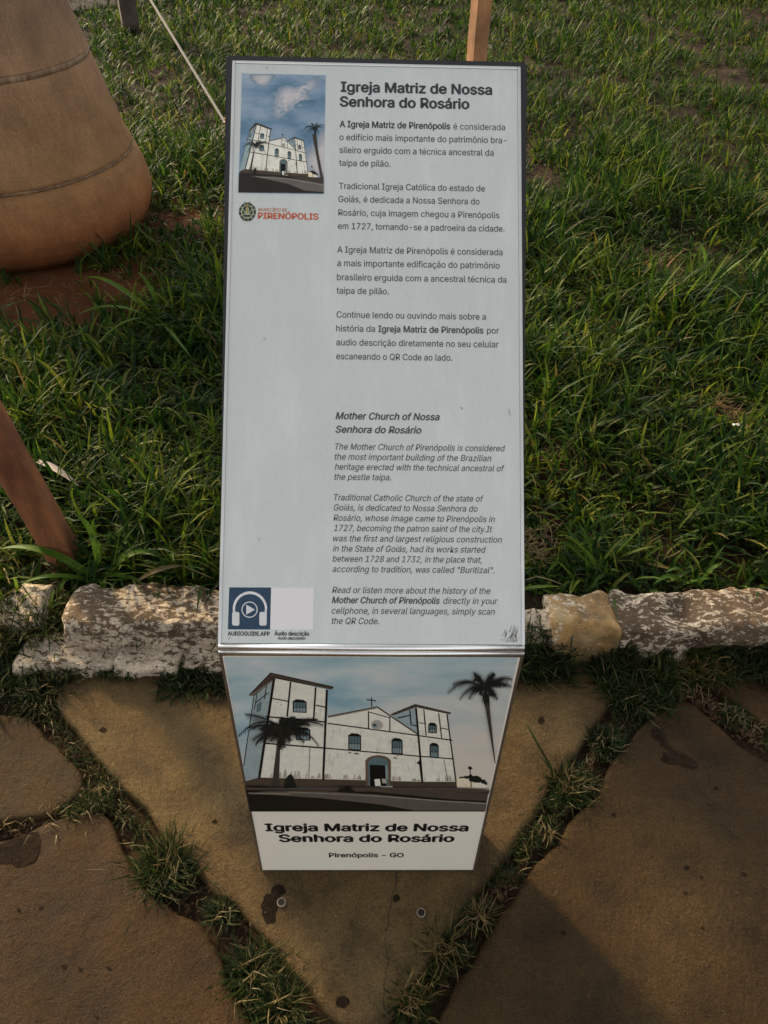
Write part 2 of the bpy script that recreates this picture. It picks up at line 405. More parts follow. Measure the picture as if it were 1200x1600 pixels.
for (x, y, r) in [(958, 1273, 5), (1118, 1231, 5), (1162, 1366, 7), (1072, 1356, 5), (880, 1458, 6), (1098, 1450, 5), (816, 1572, 4), (160, 1140, 7), (335, 1283, 6), (125, 1514, 4), (30, 1423, 5), (65, 1418, 5), (100, 1510, 6), (170, 1512, 5), (1070, 1395, 4), (1095, 1370, 4), (265, 1360, 6), (152, 1590, 4)]:
    r *= .85; skin('stain', [(x-r, y), (x-r*.3, y-r*.8), (x+r, y-r*.3), (x+r*.8, y+r*.6), (x-r*.4, y+r*.7)], M_STAIN, parent=pave, seed=x, rough=.003)
M_HOLE0 = flat_mat('crack_darkness', (.02, .013, .008), .9)
# hairline crack below the totem
cr = [(622, 1352), (618, 1380), (610, 1412), (606, 1440), (602, 1470), (606, 1500), (602, 1530), (599, 1562), (601, 1600)]
pa = []; pb = []
for i, (x, y) in enumerate(cr):
    w = .3 if i < 2 else (.45 if i % 3 else .9); pa.append((x-w, y)); pb.append((x+w, y))
V = []; F = []
for i in range(81):
    t = i/80*(len(cr)-1); k = min(int(t), len(cr)-2); p = G(*cr[k]).lerp(G(*cr[k+1]), t-k)
    x = p.x+noise.noise(Vector((p.y*60, 3, 0)))*.003+noise.noise(Vector((p.y*200, 3, 5)))*.0008; w = .0004+.0006*max(0, noise.noise(Vector((p.y*30, 8, 0)))+.3)
    zt = top_z(x, p.y)+.0006; V += [(x-w, p.y, zt), (x+w, p.y, zt)]
    if i: F.append((2*i-2, 2*i, 2*i+1, 2*i-1))
mesh_obj('crack', V, F, M_HOLE0, pave)

# pipe ends sunk in the slab
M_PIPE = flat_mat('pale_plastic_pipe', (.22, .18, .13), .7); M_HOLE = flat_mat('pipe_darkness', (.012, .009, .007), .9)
def pipe(px, py, label):
    c = G(px, py); t = empty('pipe_end', (c.x, c.y, 0), label, 'pipe', 'pipe ends set into the paving below the totem')
    V = []; F = []; n = 28; prof = [(.0062, -.03), (.0062, .0042), (.0068, .0050), (.0078, .0048), (.0084, .002)]
    for r, z in prof:
        for i in range(n): V.append((c.x+r*math.cos(2*math.pi*i/n), c.y+r*math.sin(2*math.pi*i/n), z))
    for k in range(len(prof)-1):
        for i in range(n): F.append((k*n+(i+1) % n, k*n+i, (k+1)*n+i, (k+1)*n+(i+1) % n))
    mesh_obj('rim', V, F, M_PIPE, t, True)
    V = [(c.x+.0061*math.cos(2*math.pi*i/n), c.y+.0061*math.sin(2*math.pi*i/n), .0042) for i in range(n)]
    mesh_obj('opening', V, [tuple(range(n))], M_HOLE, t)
pipe(440, 1411, 'pale round pipe end beside a dark stain, below the left corner of the totem')
pipe(658, 1427, 'pale round pipe end in shaded paving right of the thin crack below the totem')

# ------------------------------------------------------------------ kerb
kerb = bpy.data.objects.new('kerb', None); COL.objects.link(kerb); tag(kerb, kind='structure')
def stone(x0, x1, y0, y1, z0, z1, seed, mat=M_KERB, skew=0.0, rag=1.0):
    ns = max(10, int((x1-x0)/.008)); m = 44; V = []; F = []
    for i in range(ns+1):
        s = i/ns; x = x0+(x1-x0)*s
        e = min(1, min(s, 1-s)*(x1-x0)/.016); k = .90+.10*math.sin(e*math.pi/2)
        cy = (y0+y1)/2+skew*(s-.5)+noise.noise(Vector((x*5, seed, 0)))*.012*rag; zt = z1+noise.noise(Vector((x*6, seed, 5)))*.010*rag
        for j in range(m):
            a = 2*math.pi*j/m; ca, sa = math.cos(a), math.sin(a); p = .30
            yy = math.copysign(abs(ca)**p, ca)*(y1-y0)/2*k; zz = math.copysign(abs(sa)**p, sa)
            z = (z0+zt)/2+zz*(zt-z0)/2*k
            d = -abs(noise.noise(Vector((x*9, yy*12+seed, z*14))))*.028+.006+noise.noise(Vector((x*34, yy*34+seed, z*34)))*.007-abs(noise.noise(Vector((x*70, yy*70+seed, z*70))))*.006
            V.append((x+noise.noise(Vector((yy*20, z*20, seed)))*.012*(1 if 0 < i < ns else 1.4), cy+yy+d*ca*rag, z+d*sa*rag))
    for i in range(ns):
        for j in range(m):
            k = (j+1) % m; F.append((i*m+j, i*m+k, (i+1)*m+k, (i+1)*m+j))
    F.append(tuple(range(m))[::-1]); F.append(tuple(ns*m+j for j in range(m)))
    F = [tuple(reversed(f)) for f in F]
    return mesh_obj('kerb_stone', V, F, mat, kerb, True)
stone(-.70, -.14, .500, .640, -.06, .100, 1)
stone(-1.28, -.76, .53, .66, -.06, .070, 21)
stone(-1.95, -1.29, .51, .65, -.06, .10, 22)
stone(-2.9, -1.96, .51, .65, -.06, .10, 23)
stone(-.80, -.575, .432, .535, -.06, .032, 3)
stone(-.573, -.43, .436, .530, -.06, .038, 4)
stone(-.428, -.10, .438, .530, -.06, .036, 5)
stone(-.12, .43, .505, .590, -.06, .075, 6)
stone(.418, .575, .490, .625, -.06, .106, 7, M_KERBY)
stone(.57, 1.22, .492, .632, -.06, .104, 8)
stone(1.225, 1.9, .49, .63, -.06, .105, 24)
stone(1.905, 2.7, .49, .63, -.06, .105, 25)
for i, x in enumerate(np.arange(-4, 5, .8)):              # low kerb between the lawn and the path far behind
    a = PATH_A; stn = stone(-.39, .39, -.08, .08, .0, .14, 40+i); stn.location = (PATH_P[0]+x*math.cos(a), PATH_P[1]+x*math.sin(a), .03); stn.rotation_euler.z = a
    a = math.radians(6); stn = stone(-.48, .48, -.08, .08, .0, .17, 40+i); stn.location = (x*math.cos(a)-.3, 8.9+x*math.sin(a), .03); stn.rotation_euler.z = a

# ------------------------------------------------------------------ grass blades (vectorised)
def blades(pos, az, lean, length, width, curl, seg=4, fold=.25, tw=None):
    n = len(pos); t = np.linspace(0, 1, seg+1)[None, :]
    ang = lean[:, None]+curl[:, None]*t                    # angle from vertical grows along the blade
    ds = length[:, None]/seg
    am = (ang[:, 1:]+ang[:, :-1])/2
    h = np.concatenate([np.zeros((n, 1)), np.cumsum(np.sin(am)*ds, 1)], 1)
    z = np.concatenate([np.zeros((n, 1)), np.cumsum(np.cos(am)*ds, 1)], 1)
    bend = (rng.normal(0, .25, n))[:, None]*t              # sideways sweep
    azz = az[:, None]+bend
    cx = pos[:, 0:1]+h*np.cos(azz); cy = pos[:, 1:2]+h*np.sin(azz); cz = pos[:, 2:3]+z
    zmin = pos[:, 2:3]+.004+.02*rng.random((n, 1)); cz = np.maximum(cz, np.minimum(zmin, pos[:, 2:3]+t*.2))
    w = width[:, None]*np.array([.62, .95, 1.0, .72, .04] if seg == 4 else [.7, 1.0, .75, .04])[None, :]/2
    tt = (tw if tw is not None else rng.normal(0, .5, n))[:, None]*t
    sx = -np.sin(azz+tt); sy = np.cos(azz+tt); szz = np.sin(tt)*.5
    up = np.cos(ang)*0+fold
    L = np.stack([cx-sx*w, cy-sy*w, cz+w*up-szz*w], -1); R = np.stack([cx+sx*w, cy+sy*w, cz+w*up+szz*w], -1)
    C = np.stack([cx, cy, cz], -1)
    V = np.stack([L, C, R], 2).reshape(-1, 3)
    base = (np.arange(n)*(seg+1)*3)[:, None, None]; r = (np.arange(seg)*3)[None, :, None]
    q1 = np.array([0, 1, 4, 3])[None, None, :]; q2 = np.array([1, 2, 5, 4])[None, None, :]
    F = np.concatenate([(base+r+q1).reshape(-1, 4), (base+r+q2).reshape(-1, 4)])
    return V, F

def flatblades(*a, **k):                                  # one quad wide, for blades farther away
    V, F = blades(*a, seg=3, **k); n = len(a[0])
    V = V.reshape(n, 4, 3, 3)[:, :, [0, 2], :].reshape(-1, 3)
    base = (np.arange(n)*8)[:, None, None]; r = (np.arange(3)*2)[None, :, None]; q = np.array([0, 1, 3, 2])[None, None, :]
    return V, (base+r+q).reshape(-1, 4)

PALM = (-1.55, 2.85)
BARE = [(G(1110, 265, .05), .26), (G(1050, 420, .05), .17), (G(60, 490, .05), .42), (G(20, 455, .05), .40), (G(170, 450, .05), .22), (G(860, 710, .05), .07), (G(840, 860, .05), .06), (G(1130, 650, .05), .08), (G(1180, 30, .05), .5), (G(1110, 110, .05), .3), (G(880, 145, .05), .22)]
def lawn_field(x0, x1, y0, y1, clumps_m2, per, lmin, lmax, wmin, wmax, far=False):
    nc = int((x1-x0)*(y1-y0)*clumps_m2)
    cx = rng.uniform(x0, x1, nc); cy = rng.uniform(y0, y1, nc)
    dens = np.array([noise.noise(Vector((x*1.7, y*1.7, 2)))+.6*noise.noise(Vector((x*6, y*6, 7))) for x, y in zip(cx, cy)])
    keep = dens > -.75+.25*rng.random(nc)
    for c, r in BARE: keep &= ((cx-c.x)**2+((cy-c.y))**2 > (r*(.15+1.0*rng.random(nc)))**2)
    keep &= (-(cx-PATH_P[0])*math.sin(PATH_A)+(cy-PATH_P[1])*math.cos(PATH_A)) < -.12
    keep &= (cx-PALM[0])**2+(cy-PALM[1])**2 > .555**2
    cx, cy, dens = cx[keep], cy[keep], dens[keep]; nc = len(cx)
    caz = rng.uniform(0, 2*np.pi, nc); csz = np.clip(.75+.75*dens+rng.normal(0, .18, nc), .35, 1.6)
    k = rng.integers(per[0], per[1], nc); idx = np.repeat(np.arange(nc), k); n = len(idx)
    pos = np.stack([cx[idx]+rng.normal(0, .014, n), cy[idx]+rng.normal(0, .014, n), np.full(n, LAWN_Z-.012)], 1)
    pos[:, 1] = np.maximum(pos[:, 1], .645)
    az = caz[idx]+rng.normal(0, 1.1, n); lean = np.abs(rng.normal(.35, .3, n)); curl = rng.normal(1.1, .5, n)
    ln = rng.uniform(lmin, lmax, n)*csz[idx]; wd = rng.uniform(wmin, wmax, n)
    f = flatblades if far else blades
    return f(pos, az, lean, ln, wd, curl, fold=.3)
parts = [lawn_field(-1.5, 1.6, .65, 1.9, 1150, (4, 10), .05, .17, .0030, .0105),
         lawn_field(-1.3, 1.5, .66, 2.6, 170, (3, 6), .025, .055, .008, .014),
         lawn_field(-1.25, -.42, 1.25, 2.35, 130, (7, 14), .14, .27, .006, .012),
         lawn_field(.42, 1.25, 1.6, 3.6, 110, (7, 14), .13, .25, .006, .012), lawn_field(-1.0, -.35, .66, 1.2, 60, (5, 10), .10, .18, .005, .010), lawn_field(.36, 1.4, .66, 1.2, 60, (5, 10), .10, .18, .005, .010),
         lawn_field(-2.4, 2.6, 1.9, 4.0, 680, (4, 10), .07, .19, .0035, .0115),
         ]
V = np.concatenate([p[0] for p in parts]); off = 0; FF = []
for p in parts: FF.append(p[1]+off); off += len(p[0])
o = np_mesh('grass', V, np.concatenate(FF), M_GRASS); tag(o, 'dense uncut green lawn grass behind the kerb', 'grass', kind='stuff')
parts = [lawn_field(-4.5, 5.0, 4.0, 6.5, 330, (4, 8), .07, .17, .005, .010, True),
         lawn_field(-6.5, 7.5, 6.5, 9.6, 210, (4, 7), .08, .18, .007, .013, True),
         lawn_field(-3.4, -1.5, .65, 1.9, 350, (4, 7), .06, .15, .005, .009, True), lawn_field(1.6, 3.6, .65, 1.9, 350, (4, 7), .06, .15, .005, .009, True),
         lawn_field(-4.5, -2.4, 1.9, 4.0, 250, (4, 7), .06, .15, .006, .010, True), lawn_field(2.6, 5, 1.9, 4.0, 250, (4, 7), .06, .15, .006, .010, True)]
V = np.concatenate([p[0] for p in parts]); off = 0; FF = []
for p in parts: FF.append(p[1]+off); off += len(p[0])
# leave the path free
F = np.concatenate(FF)
o = np_mesh('distant_grass', V, F, M_GRASS); tag(o, 'olive green lawn farther back from the kerb', 'grass', kind='stuff')

# dead straw lying low in the lawn and on bare spots
def litter(name, n, region, mat, ln, wd, z, label):
    pos = np.array([region() for _ in range(n)]); pos = np.c_[pos, np.full(n, z)]
    V, F = blades(pos, rng.uniform(0, 6.28, n), rng.uniform(1.2, 1.5, n), rng.uniform(*ln, n), rng.uniform(*wd, n), rng.normal(.1, .25, n), fold=.1)
    o = np_mesh(name, V, F, mat); return tag(o, label, 'litter', kind='stuff')
def reg_bare():
    c, r = BARE[rng.integers(0, len(BARE)-1)]; return (c.x+rng.normal(0, r*.6), max(.66, c.y+rng.normal(0, r*.6)))
litter('dry_straw', 900, reg_bare, M_STRAW, (.02, .09), (.001, .003), LAWN_Z+.006, 'dry straw on the bare reddish patches of the lawn')
M_THATCH = mat_blade('brown_thatch', [(0, (.05, .03, .015)), (.7, (.11, .075, .035)), (1, (.22, .16, .08))], .1)
litter('thatch', 3800, lambda: (rng.uniform(-2.2, 2.4), rng.uniform(.67, 4.2)), M_THATCH, (.03, .11), (.0012, .004), LAWN_Z+.010, 'brown dead blades lying low between the green lawn grass')
c_ = G(1092, 1042)
litter('straw_heap', 150, lambda: (c_.x+rng.normal(0, .045), c_.y+rng.normal(0, .022)), M_STRAW, (.015, .06), (.0008, .002), .006, 'loose heap of dry straw where paving joints meet in front of the right kerb')
# crumbs of soil and grit in the joints
def joint_pts():
    L = [[(95, 1075), (70, 1112), (110, 1160), (160, 1215), (165, 1248), (215, 1290), (262, 1370), (340, 1415), (400, 1500), (450, 1570)],
         [(160, 1252), (100, 1272), (0, 1296)], [(1060, 1065), (985, 1115), (900, 1215), (865, 1270), (820, 1325), (770, 1400), (730, 1460), (640, 1590)],
         [(1065, 1065), (1120, 1105), (1200, 1155)], [(820, 1030), (1000, 1040), (1200, 1010)], [(0, 1050), (200, 1035), (340, 1040)]]
    return L
JL = joint_pts()
def on_joint(jit=.012):
    l = JL[rng.integers(0, len(JL))]; i = rng.integers(0, len(l)-1); t = rng.random(); p = G(*l[i]).lerp(G(*l[i+1]), t)
    return (p.x+rng.normal(0, jit), p.y+rng.normal(0, jit))
V = []; F = []
for _ in range(2600):
    x, y = on_joint(.013); r = rng.uniform(.0015, .0055) if rng.random() < .93 else rng.uniform(.006, .010); k = len(V); z = -.018+r*.3
    for a in [(1, 0, 0), (-1, 0, 0), (0, 1, 0), (0, -1, 0), (0, 0, 1), (0, 0, -1)]:
        V.append((x+a[0]*r*rng.uniform(.6, 1.3), y+a[1]*r*rng.uniform(.6, 1.3), z+a[2]*r*rng.uniform(.5, 1.1)))
    F += [(k+a, k+b, k+c) for a, b, c in [(0, 2, 4), (2, 1, 4), (1, 3, 4), (3, 0, 4), (2, 0, 5), (1, 2, 5), (3, 1, 5), (0, 3, 5)]]
o = mesh_obj('grit', V, F, mat_soil('grit', 1.8, 1.0)); tag(o, 'dark grit and soil crumbs in the paving joints', 'grit', kind='stuff')
litter('joint_debris', 420, lambda: on_joint(.016), M_STRAW, (.008, .035), (.0008, .0022), -.008, 'short dry bits lying in the paving joints')

V = []; F = []
for _ in range(520):
    x = rng.uniform(-.75, .95); y = rng.uniform(-.45, .42); r = rng.uniform(.0005, .0014) if rng.random() < .93 else rng.uniform(.0015, .0026); k = len(V); z = top_z(x, y)+r*.5
    if z < -.01: continue
    for a in [(1, 0, 0), (-1, 0, 0), (0, 1, 0), (0, -1, 0), (0, 0, 1)]:
        V.append((x+a[0]*r*rng.uniform(.6, 1.5), y+a[1]*r*rng.uniform(.6, 1.5), z+a[2]*r*.8))
    F += [(k+a, k+b, k+4) for a, b in [(0, 2), (2, 1), (1, 3), (3, 0)]]
o = mesh_obj('loose_grit', V, F, mat_soil('slab_grit', 2.6, 1.0)); tag(o, 'tiny loose grains lying on the paving', 'grit', kind='stuff')
ps = np.array([(x, y, top_z(x, y)+.003) for x, y in ((rng.uniform(-.7, .9), rng.uniform(-.4, .4)) for _ in range(60))]); ps = ps[ps[:, 2] > -.005]; n = len(ps)
V, F = blades(ps, rng.uniform(0, 6.28, n), rng.uniform(1.40, 1.5, n), rng.uniform(.006, .022, n), rng.uniform(.0006, .0014, n), rng.normal(.05, .05, n), fold=.1)
o = np_mesh('dry_bits', V, F, M_STRAW); tag(o, 'short dry grass bits scattered over the paving slabs', 'litter', kind='stuff')

# thin moss-like short grass along the joints
n = 5200; l = [on_joint(.012) for _ in range(n)]; pos = np.c_[np.array(l), np.full(n, -.02)]
d = np.array([noise.noise(Vector((x*6, y*6, 11))) for x, y in l]); k = d > .02; pos = pos[k]; n = len(pos)
V, F = blades(pos, rng.uniform(0, 6.28, n), np.abs(rng.normal(.4, .4, n)), rng.uniform(.018, .05, n), rng.uniform(.001, .0024, n), rng.normal(.7, .5, n))
o = np_mesh('joint_grass', V, F, M_TUFT); tag(o, 'short dark grass growing in the paving joints', 'grass', kind='stuff')
# grass spilling along the foot of the kerb
def strip(x0, x1, y, sy, n, ln, z=0.0):
    pos = np.stack([rng.uniform(x0, x1, n), y+rng.normal(0, sy, n), np.full(n, z)], 1)
    keep = np.array([noise.noise(Vector((p[0]*9, 3, 1))) > -.28 for p in pos]); pos = pos[keep]; n = len(pos)
    return blades(pos, rng.uniform(0, 6.28, n), np.abs(rng.normal(.5, .35, n)), rng.uniform(*ln, n), rng.uniform(.0018, .0048, n), rng.normal(.9, .5, n))
parts = [strip(.24, 1.3, .455, .018, 2600, (.03, .085), -.01), strip(-.5, -.2, .405, .014, 600, (.02, .05), -.01), strip(-.60, -.22, .530, .010, 900, (.015, .045), .025), strip(-.78, -.35, .445, .012, 700, (.015, .045), .0), strip(.56, 1.25, .492, .010, 900, (.02, .06), .02), strip(.20, .45, .50, .02, 500, (.03, .08), .01),
         strip(-1.4, -.72, .43, .03, 1700, (.03, .07), -.01), strip(.35, .48, .53, .03, 160, (.03, .07), .05), strip(-1.0, -.70, .58, .045, 1300, (.04, .1), .03), strip(-1.3, -.72, .50, .02, 900, (.03, .09), .0),
         strip(.52, .72, .43, .03, 900, (.03, .075), -.01)]
V = np.concatenate([p[0] for p in parts]); off = 0; FF = []
for p in parts: FF.append(p[1]+off); off += len(p[0])
o = np_mesh('kerb_grass', V, np.concatenate(FF), M_TUFT); tag(o, 'low grass fringing the foot of the kerb stones', 'grass', kind='stuff')

# tufts one can count in the joints
def tuft(px, py, rad, n, ln, label, straw=.07):
    n = int(n*1.35)
    c = G(px, py); R = rad
    pos = np.stack([c.x+rng.normal(0, R*.45, n), c.y+rng.normal(0, R*.45, n), np.full(n, -.022)], 1)
    out = np.arctan2(pos[:, 1]-c.y, pos[:, 0]-c.x)+rng.normal(0, .8, n)
    V, F = blades(pos, out, np.abs(rng.normal(.5, .3, n)), rng.uniform(ln[0], ln[1], n), rng.uniform(.0012, .0034, n), rng.normal(.85, .45, n))
    t = empty('grass_tuft', (c.x, c.y, 0), label, 'grass tuft', 'grass tufts growing in the paving joints')
    tag(np_mesh('leaf_blades', V, F, M_TUFT, t), kind='stuff')
    m = int(n*straw); pos = np.stack([c.x+rng.normal(0, R*.4, m), c.y+rng.normal(0, R*.4, m), np.full(m, -.01)], 1)
    V, F = blades(pos, rng.uniform(0, 6.28, m), np.abs(rng.normal(.6, .3, m)), rng.uniform(ln[0], ln[1]*1.1, m), rng.uniform(.0010, .0024, m), rng.normal(.7, .4, m))
    tag(np_mesh('dry_blades', V, F, M_STRAW, t), kind='stuff')
    return t
tuft(255, 1350, .052, 420, (.025, .065), 'large ragged grass tuft with straw-coloured centre in the joint left of the totem base')
tuft(60, 1075, .060, 420, (.03, .07), 'dark spreading tuft where the left paving joint meets the kerb')
tuft(345, 1425, .022, 120, (.02, .045), 'small tuft in the left joint just below the large ragged tuft')
tuft(395, 1520, .045, 380, (.025, .06), 'dark bushy tuft in the left joint level with the lower crack')
tuft(435, 1580, .040, 260, (.025, .06), 'tuft at the lower edge of the picture left of the crack')
tuft(690, 1480, .034, 210, (.02, .055), 'curly thin tuft in the right joint below the second pipe end', .25)
tuft(640, 1560, .030, 200, (.02, .05), 'tuft at the lower end of the right joint near the crack', .2)
tuft(748, 1430, .022, 90, (.02, .05), 'small yellowish tuft high in the right joint below the totem corner', .5)
tuft(890, 1225, .044, 400, (.02, .055), 'dense green tuft in the right joint beside the foot of the printed front', .12)
tuft(950, 1160, .032, 260, (.02, .05), 'tuft between the dense green tuft and the boomerang-shaped stain')
tuft(1000, 1095, .040, 380, (.025, .06), 'broad tuft at the top of the right joint near the straw heap')
tuft(1150, 1115, .030, 160, (.015, .035), 'low dark tuft in the joint at the right edge of the picture')
tuft(855, 1300, .014, 40, (.02, .04), 'tiny pale tuft in the right joint above the bare dark stretch', .6)
tuft(290, 1035, .035, 260, (.025, .06), 'short tuft in front of the left kerb ledge beside the totem')
# one long blade leaning on the slab right of the totem
def leafstrip(name, p0, p1, arch, w, mat, parent, fold=.18, nseg=10, droop=0):
    p0 = Vector(p0); p1 = Vector(p1); d = (p1-p0); side = Vector((-d.y, d.x, 0)).normalized(); V = []; F = []
    for i in range(nseg+1):
        t = i/nseg; c = p0.lerp(p1, t)+Vector((0, 0, arch*4*t*(1-t)))+side*droop*math.sin(t*3.1)
        ww = w/2*(math.sin(math.pi*min(1, .18+t*.82))**.7 if t < 1 else .01)
        ww = max(ww, w*.02); f = fold*ww*2
        V += [c-side*ww+Vector((0, 0, f)), c, c+side*ww+Vector((0, 0, f))]
    for i in range(nseg):
        a = i*3; F += [(a, a+1, a+4, a+3), (a+1, a+2, a+5, a+4)]
    return mesh_obj(name, V, F, mat, parent, True)
t = empty('grass_sprig', G(868, 1212), 'single long arching dark blade rising beside the dense green tuft towards the totem', 'grass')
leafstrip('leaf', G(868, 1212), G(820, 1125, .03), .02, .006, M_TUFT, t, droop=.01)
leafstrip('leaf', G(866, 1215), G(838, 1178, .02), .01, .004, M_TUFT, t)

# broad-leaved weeds
def weed(base, leaves, label):
    b = G(*base); t = empty('weed', b, label, 'weed')
    for (x, y, z, arch, w) in leaves:
        leafstrip('leaf', (b.x+rng.normal(0, .012), b.y+rng.normal(0, .008), b.z), G(x, y, z), arch, w, M_LEAF, t, droop=rng.normal(0, .012))
    return t
weed((150, 912, .05), [(0, 858, .12, .05, .021), (40, 862, .10, .05, .018), (112, 800, .20, .03, .016), (252, 866, .11, .05, .020), (32, 914, .08, .04, .014), (232, 918, .08, .03, .016), (160, 850, .16, .02, .013), (95, 940, .06, .03, .014), (160, 945, .07, .03, .015)],
     'broad-leaved yellow-green weed around the foot of the leaning-looking timber post')
weed((70, 985, .0), [(20, 950, .07, .02, .016), (60, 935, .08, .02, .014), (100, 940, .07, .02, .012), (30, 1000, .03, .02, .014), (110, 985, .03, .02, .012), (85, 920, .10, .02, .012)],
     'leafy green weed filling the kerb gap at the left edge')
weed((25, 965, .0), [(0, 920, .10, .03, .018), (50, 925, .10, .02, .014), (20, 905, .13, .02, .014), (80, 950, .06, .02, .012), (-20, 950, .08, .02, .016), (60, 985, .02, .02, .012)],
     'green weed hiding the low kerb stone in the left corner of the kerb')
weed((250, 505, .05), [(132, 434, .17, .06, .024), (122, 492, .15, .05, .020), (215, 425, .20, .04, .015), (330, 470, .15, .05, .014), (300, 560, .12, .04, .012), (150, 540, .12, .05, .012)],
     'weed with long bright green arching leaves near the palm base')
weed((1080, 925, .05), [(1020, 915, .10, .02, .016), (1075, 885, .13, .02, .016), (1110, 905, .11, .02, .014), (1040, 895, .10, .03, .012), (1130, 885, .12, .03, .010)],
     'short broad-leaved weed directly behind the right kerb stone')
weed((1110, 450, .05), [(1090, 378, .2, .03, .02), (1160, 470, .15, .03, .014), (1050, 395, .2, .03, .014), (1170, 400, .2, .03, .014)],
     'weed with a few wide leaves by the reddish bare patch on the right')
weed((860, 350, .05), [(858, 310, .2, .02, .02), (890, 330, .2, .02, .012), (835, 300, .24, .02, .012), (910, 300, .22, .02, .012)],
     'weed with pointed leaves close to the right edge of the totem panel')

# dry husk and scraps
t = empty('dry_husk', G(90, 742, .08), 'long pale dry husk lying in the grass beside the timber post', 'dry husk')
leafstrip('husk', G(58, 722, .12), G(124, 760, .10), .01, .020, flat_mat('pale_husk', (.50, .42, .36), .8), t, fold=.4)
t = empty('dry_leaf', G(250, 905, .1), 'curled yellow-brown dry leaf on top of the left kerb stone', 'dry leaf')
leafstrip('leaf', G(215, 910, .10), G(288, 885, .15), .01, .016, M_STRAW, t, fold=.5); leafstrip('leaf', G(288, 885, .15), G(335, 905, .12), .0, .004, M_STRAW, t)
M_SCRAP = flat_mat('white_scrap', (.75, .74, .70), .4)
def scrap(px, py, z, s, label):
    c = G(px, py, z); V = []; F = []
    for i in range(5):
        for j in range(4):
            x = (i/4-.5)*s; y = (j/3-.5)*s*.6
            V.append((c.x+x+rng.normal(0, s*.04), c.y+y+rng.normal(0, s*.04), c.z+abs(noise.noise(Vector((x*200, y*200, px))))*s*.6))
    F = [(i*4+j, (i+1)*4+j, (i+1)*4+j+1, i*4+j+1) for i in range(4) for j in range(3)]
    o = mesh_obj('scrap', V, F, M_SCRAP, smooth=True); tag(o, label, 'litter')
scrap(1150, 664, .10, .022, 'tiny crumpled white scrap in the grass at the right')
scrap(1044, 1018, .01, .014, 'white plastic crumb below the right kerb stone')
scrap(1046, 1030, .01, .012, 'smaller white crumb just under the first one before the right kerb')
scrap(1107, 1026, .012, .020, 'grey-white plastic chip beside the straw heap')

# ------------------------------------------------------------------ palm
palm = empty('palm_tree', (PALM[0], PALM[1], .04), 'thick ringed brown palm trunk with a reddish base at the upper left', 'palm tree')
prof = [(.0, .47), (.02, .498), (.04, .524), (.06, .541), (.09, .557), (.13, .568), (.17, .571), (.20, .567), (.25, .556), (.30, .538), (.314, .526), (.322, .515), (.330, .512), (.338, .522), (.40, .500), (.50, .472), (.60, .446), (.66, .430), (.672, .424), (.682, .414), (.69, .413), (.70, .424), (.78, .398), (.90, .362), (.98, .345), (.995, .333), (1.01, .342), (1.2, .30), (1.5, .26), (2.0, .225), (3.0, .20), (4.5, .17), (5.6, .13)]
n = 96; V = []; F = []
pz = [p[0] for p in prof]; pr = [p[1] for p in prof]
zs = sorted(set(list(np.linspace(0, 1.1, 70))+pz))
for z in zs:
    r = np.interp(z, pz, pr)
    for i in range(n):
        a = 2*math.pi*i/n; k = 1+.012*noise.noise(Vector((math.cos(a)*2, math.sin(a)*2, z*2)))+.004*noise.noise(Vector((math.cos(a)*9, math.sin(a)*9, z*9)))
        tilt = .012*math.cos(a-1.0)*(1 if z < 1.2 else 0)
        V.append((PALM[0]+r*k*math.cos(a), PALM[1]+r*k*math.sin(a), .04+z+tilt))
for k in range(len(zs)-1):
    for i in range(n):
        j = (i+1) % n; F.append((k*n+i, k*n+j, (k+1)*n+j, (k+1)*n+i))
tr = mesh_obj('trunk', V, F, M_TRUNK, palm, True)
def scar(z0, hh, rad, nm, sd):
    V = []; F = []; n = 220
    for i in range(n):
        a = 2*math.pi*i/n; jit = .004*noise.noise(Vector((math.cos(a)*30, math.sin(a)*30, sd)))+.003*noise.noise(Vector((math.cos(a)*90, math.sin(a)*90, sd)))
        r = np.interp(z0, pz, pr)+rad; k = 1+.012*noise.noise(Vector((math.cos(a)*2, math.sin(a)*2, z0*2))); zc = .04+z0+.012*math.cos(a-1.0)+jit
        for dz, dr in ((-hh, -.006), (-hh*.6, .004+jit*.3), (0, .0065+jit), (hh*.6, .003+jit*.3), (hh, -.006)):
            V.append((PALM[0]+(r*k+dr)*math.cos(a), PALM[1]+(r*k+dr)*math.sin(a), zc+dz))
    for i in range(n):
        j = (i+1) % n
        for q in range(4): F.append((i*5+q, j*5+q, j*5+q+1, i*5+q+1))
    mesh_obj(nm, V, F, M_SCAR, palm, True)
scar(.686, .017, .006, 'leaf_scar', 1); scar(.330, .008, .003, 'leaf_scar', 2); scar(1.0, .010, .003, 'leaf_scar', 3)
# crown, above the frame
V = []; F = []
top = Vector((PALM[0], PALM[1], 5.6))
for k in range(13):
    a = 2*math.pi*k/13+rng.normal(0, .15); el = rng.uniform(.2, 1.1); Ln = rng.uniform(1.9, 2.4); pts = []
    for i in range(15):
        t_ = i/14; h = Ln*t_*math.cos(el)*(1-.15*t_); z = Ln*t_*math.sin(el)-1.3*t_*t_*Ln*.6
        pts.append(top+Vector((h*math.cos(a), h*math.sin(a), z)))
    for i in range(1, 14):
        d = (pts[i+1]-pts[i]).normalized() if i < 14 else d; s = Vector((-math.sin(a), math.cos(a), 0))
        for sg in (-1, 1):
            for q in range(3):
                p = pts[i-1].lerp(pts[i], q/3); l_ = .42*math.sin(math.pi*(.12+.8*i/15)); e = p+s*sg*l_+d*l_*.5+Vector((0, 0, -l_*.45)); b = len(V)
                V += [p, p+d*.03, e]; F.append((b, b+1, b+2))
        b = len(V); V += [pts[i-1]-s*.012, pts[i-1]+s*.012, pts[i]+s*.01, pts[i]-s*.01]; F.append((b, b+1, b+2, b+3))
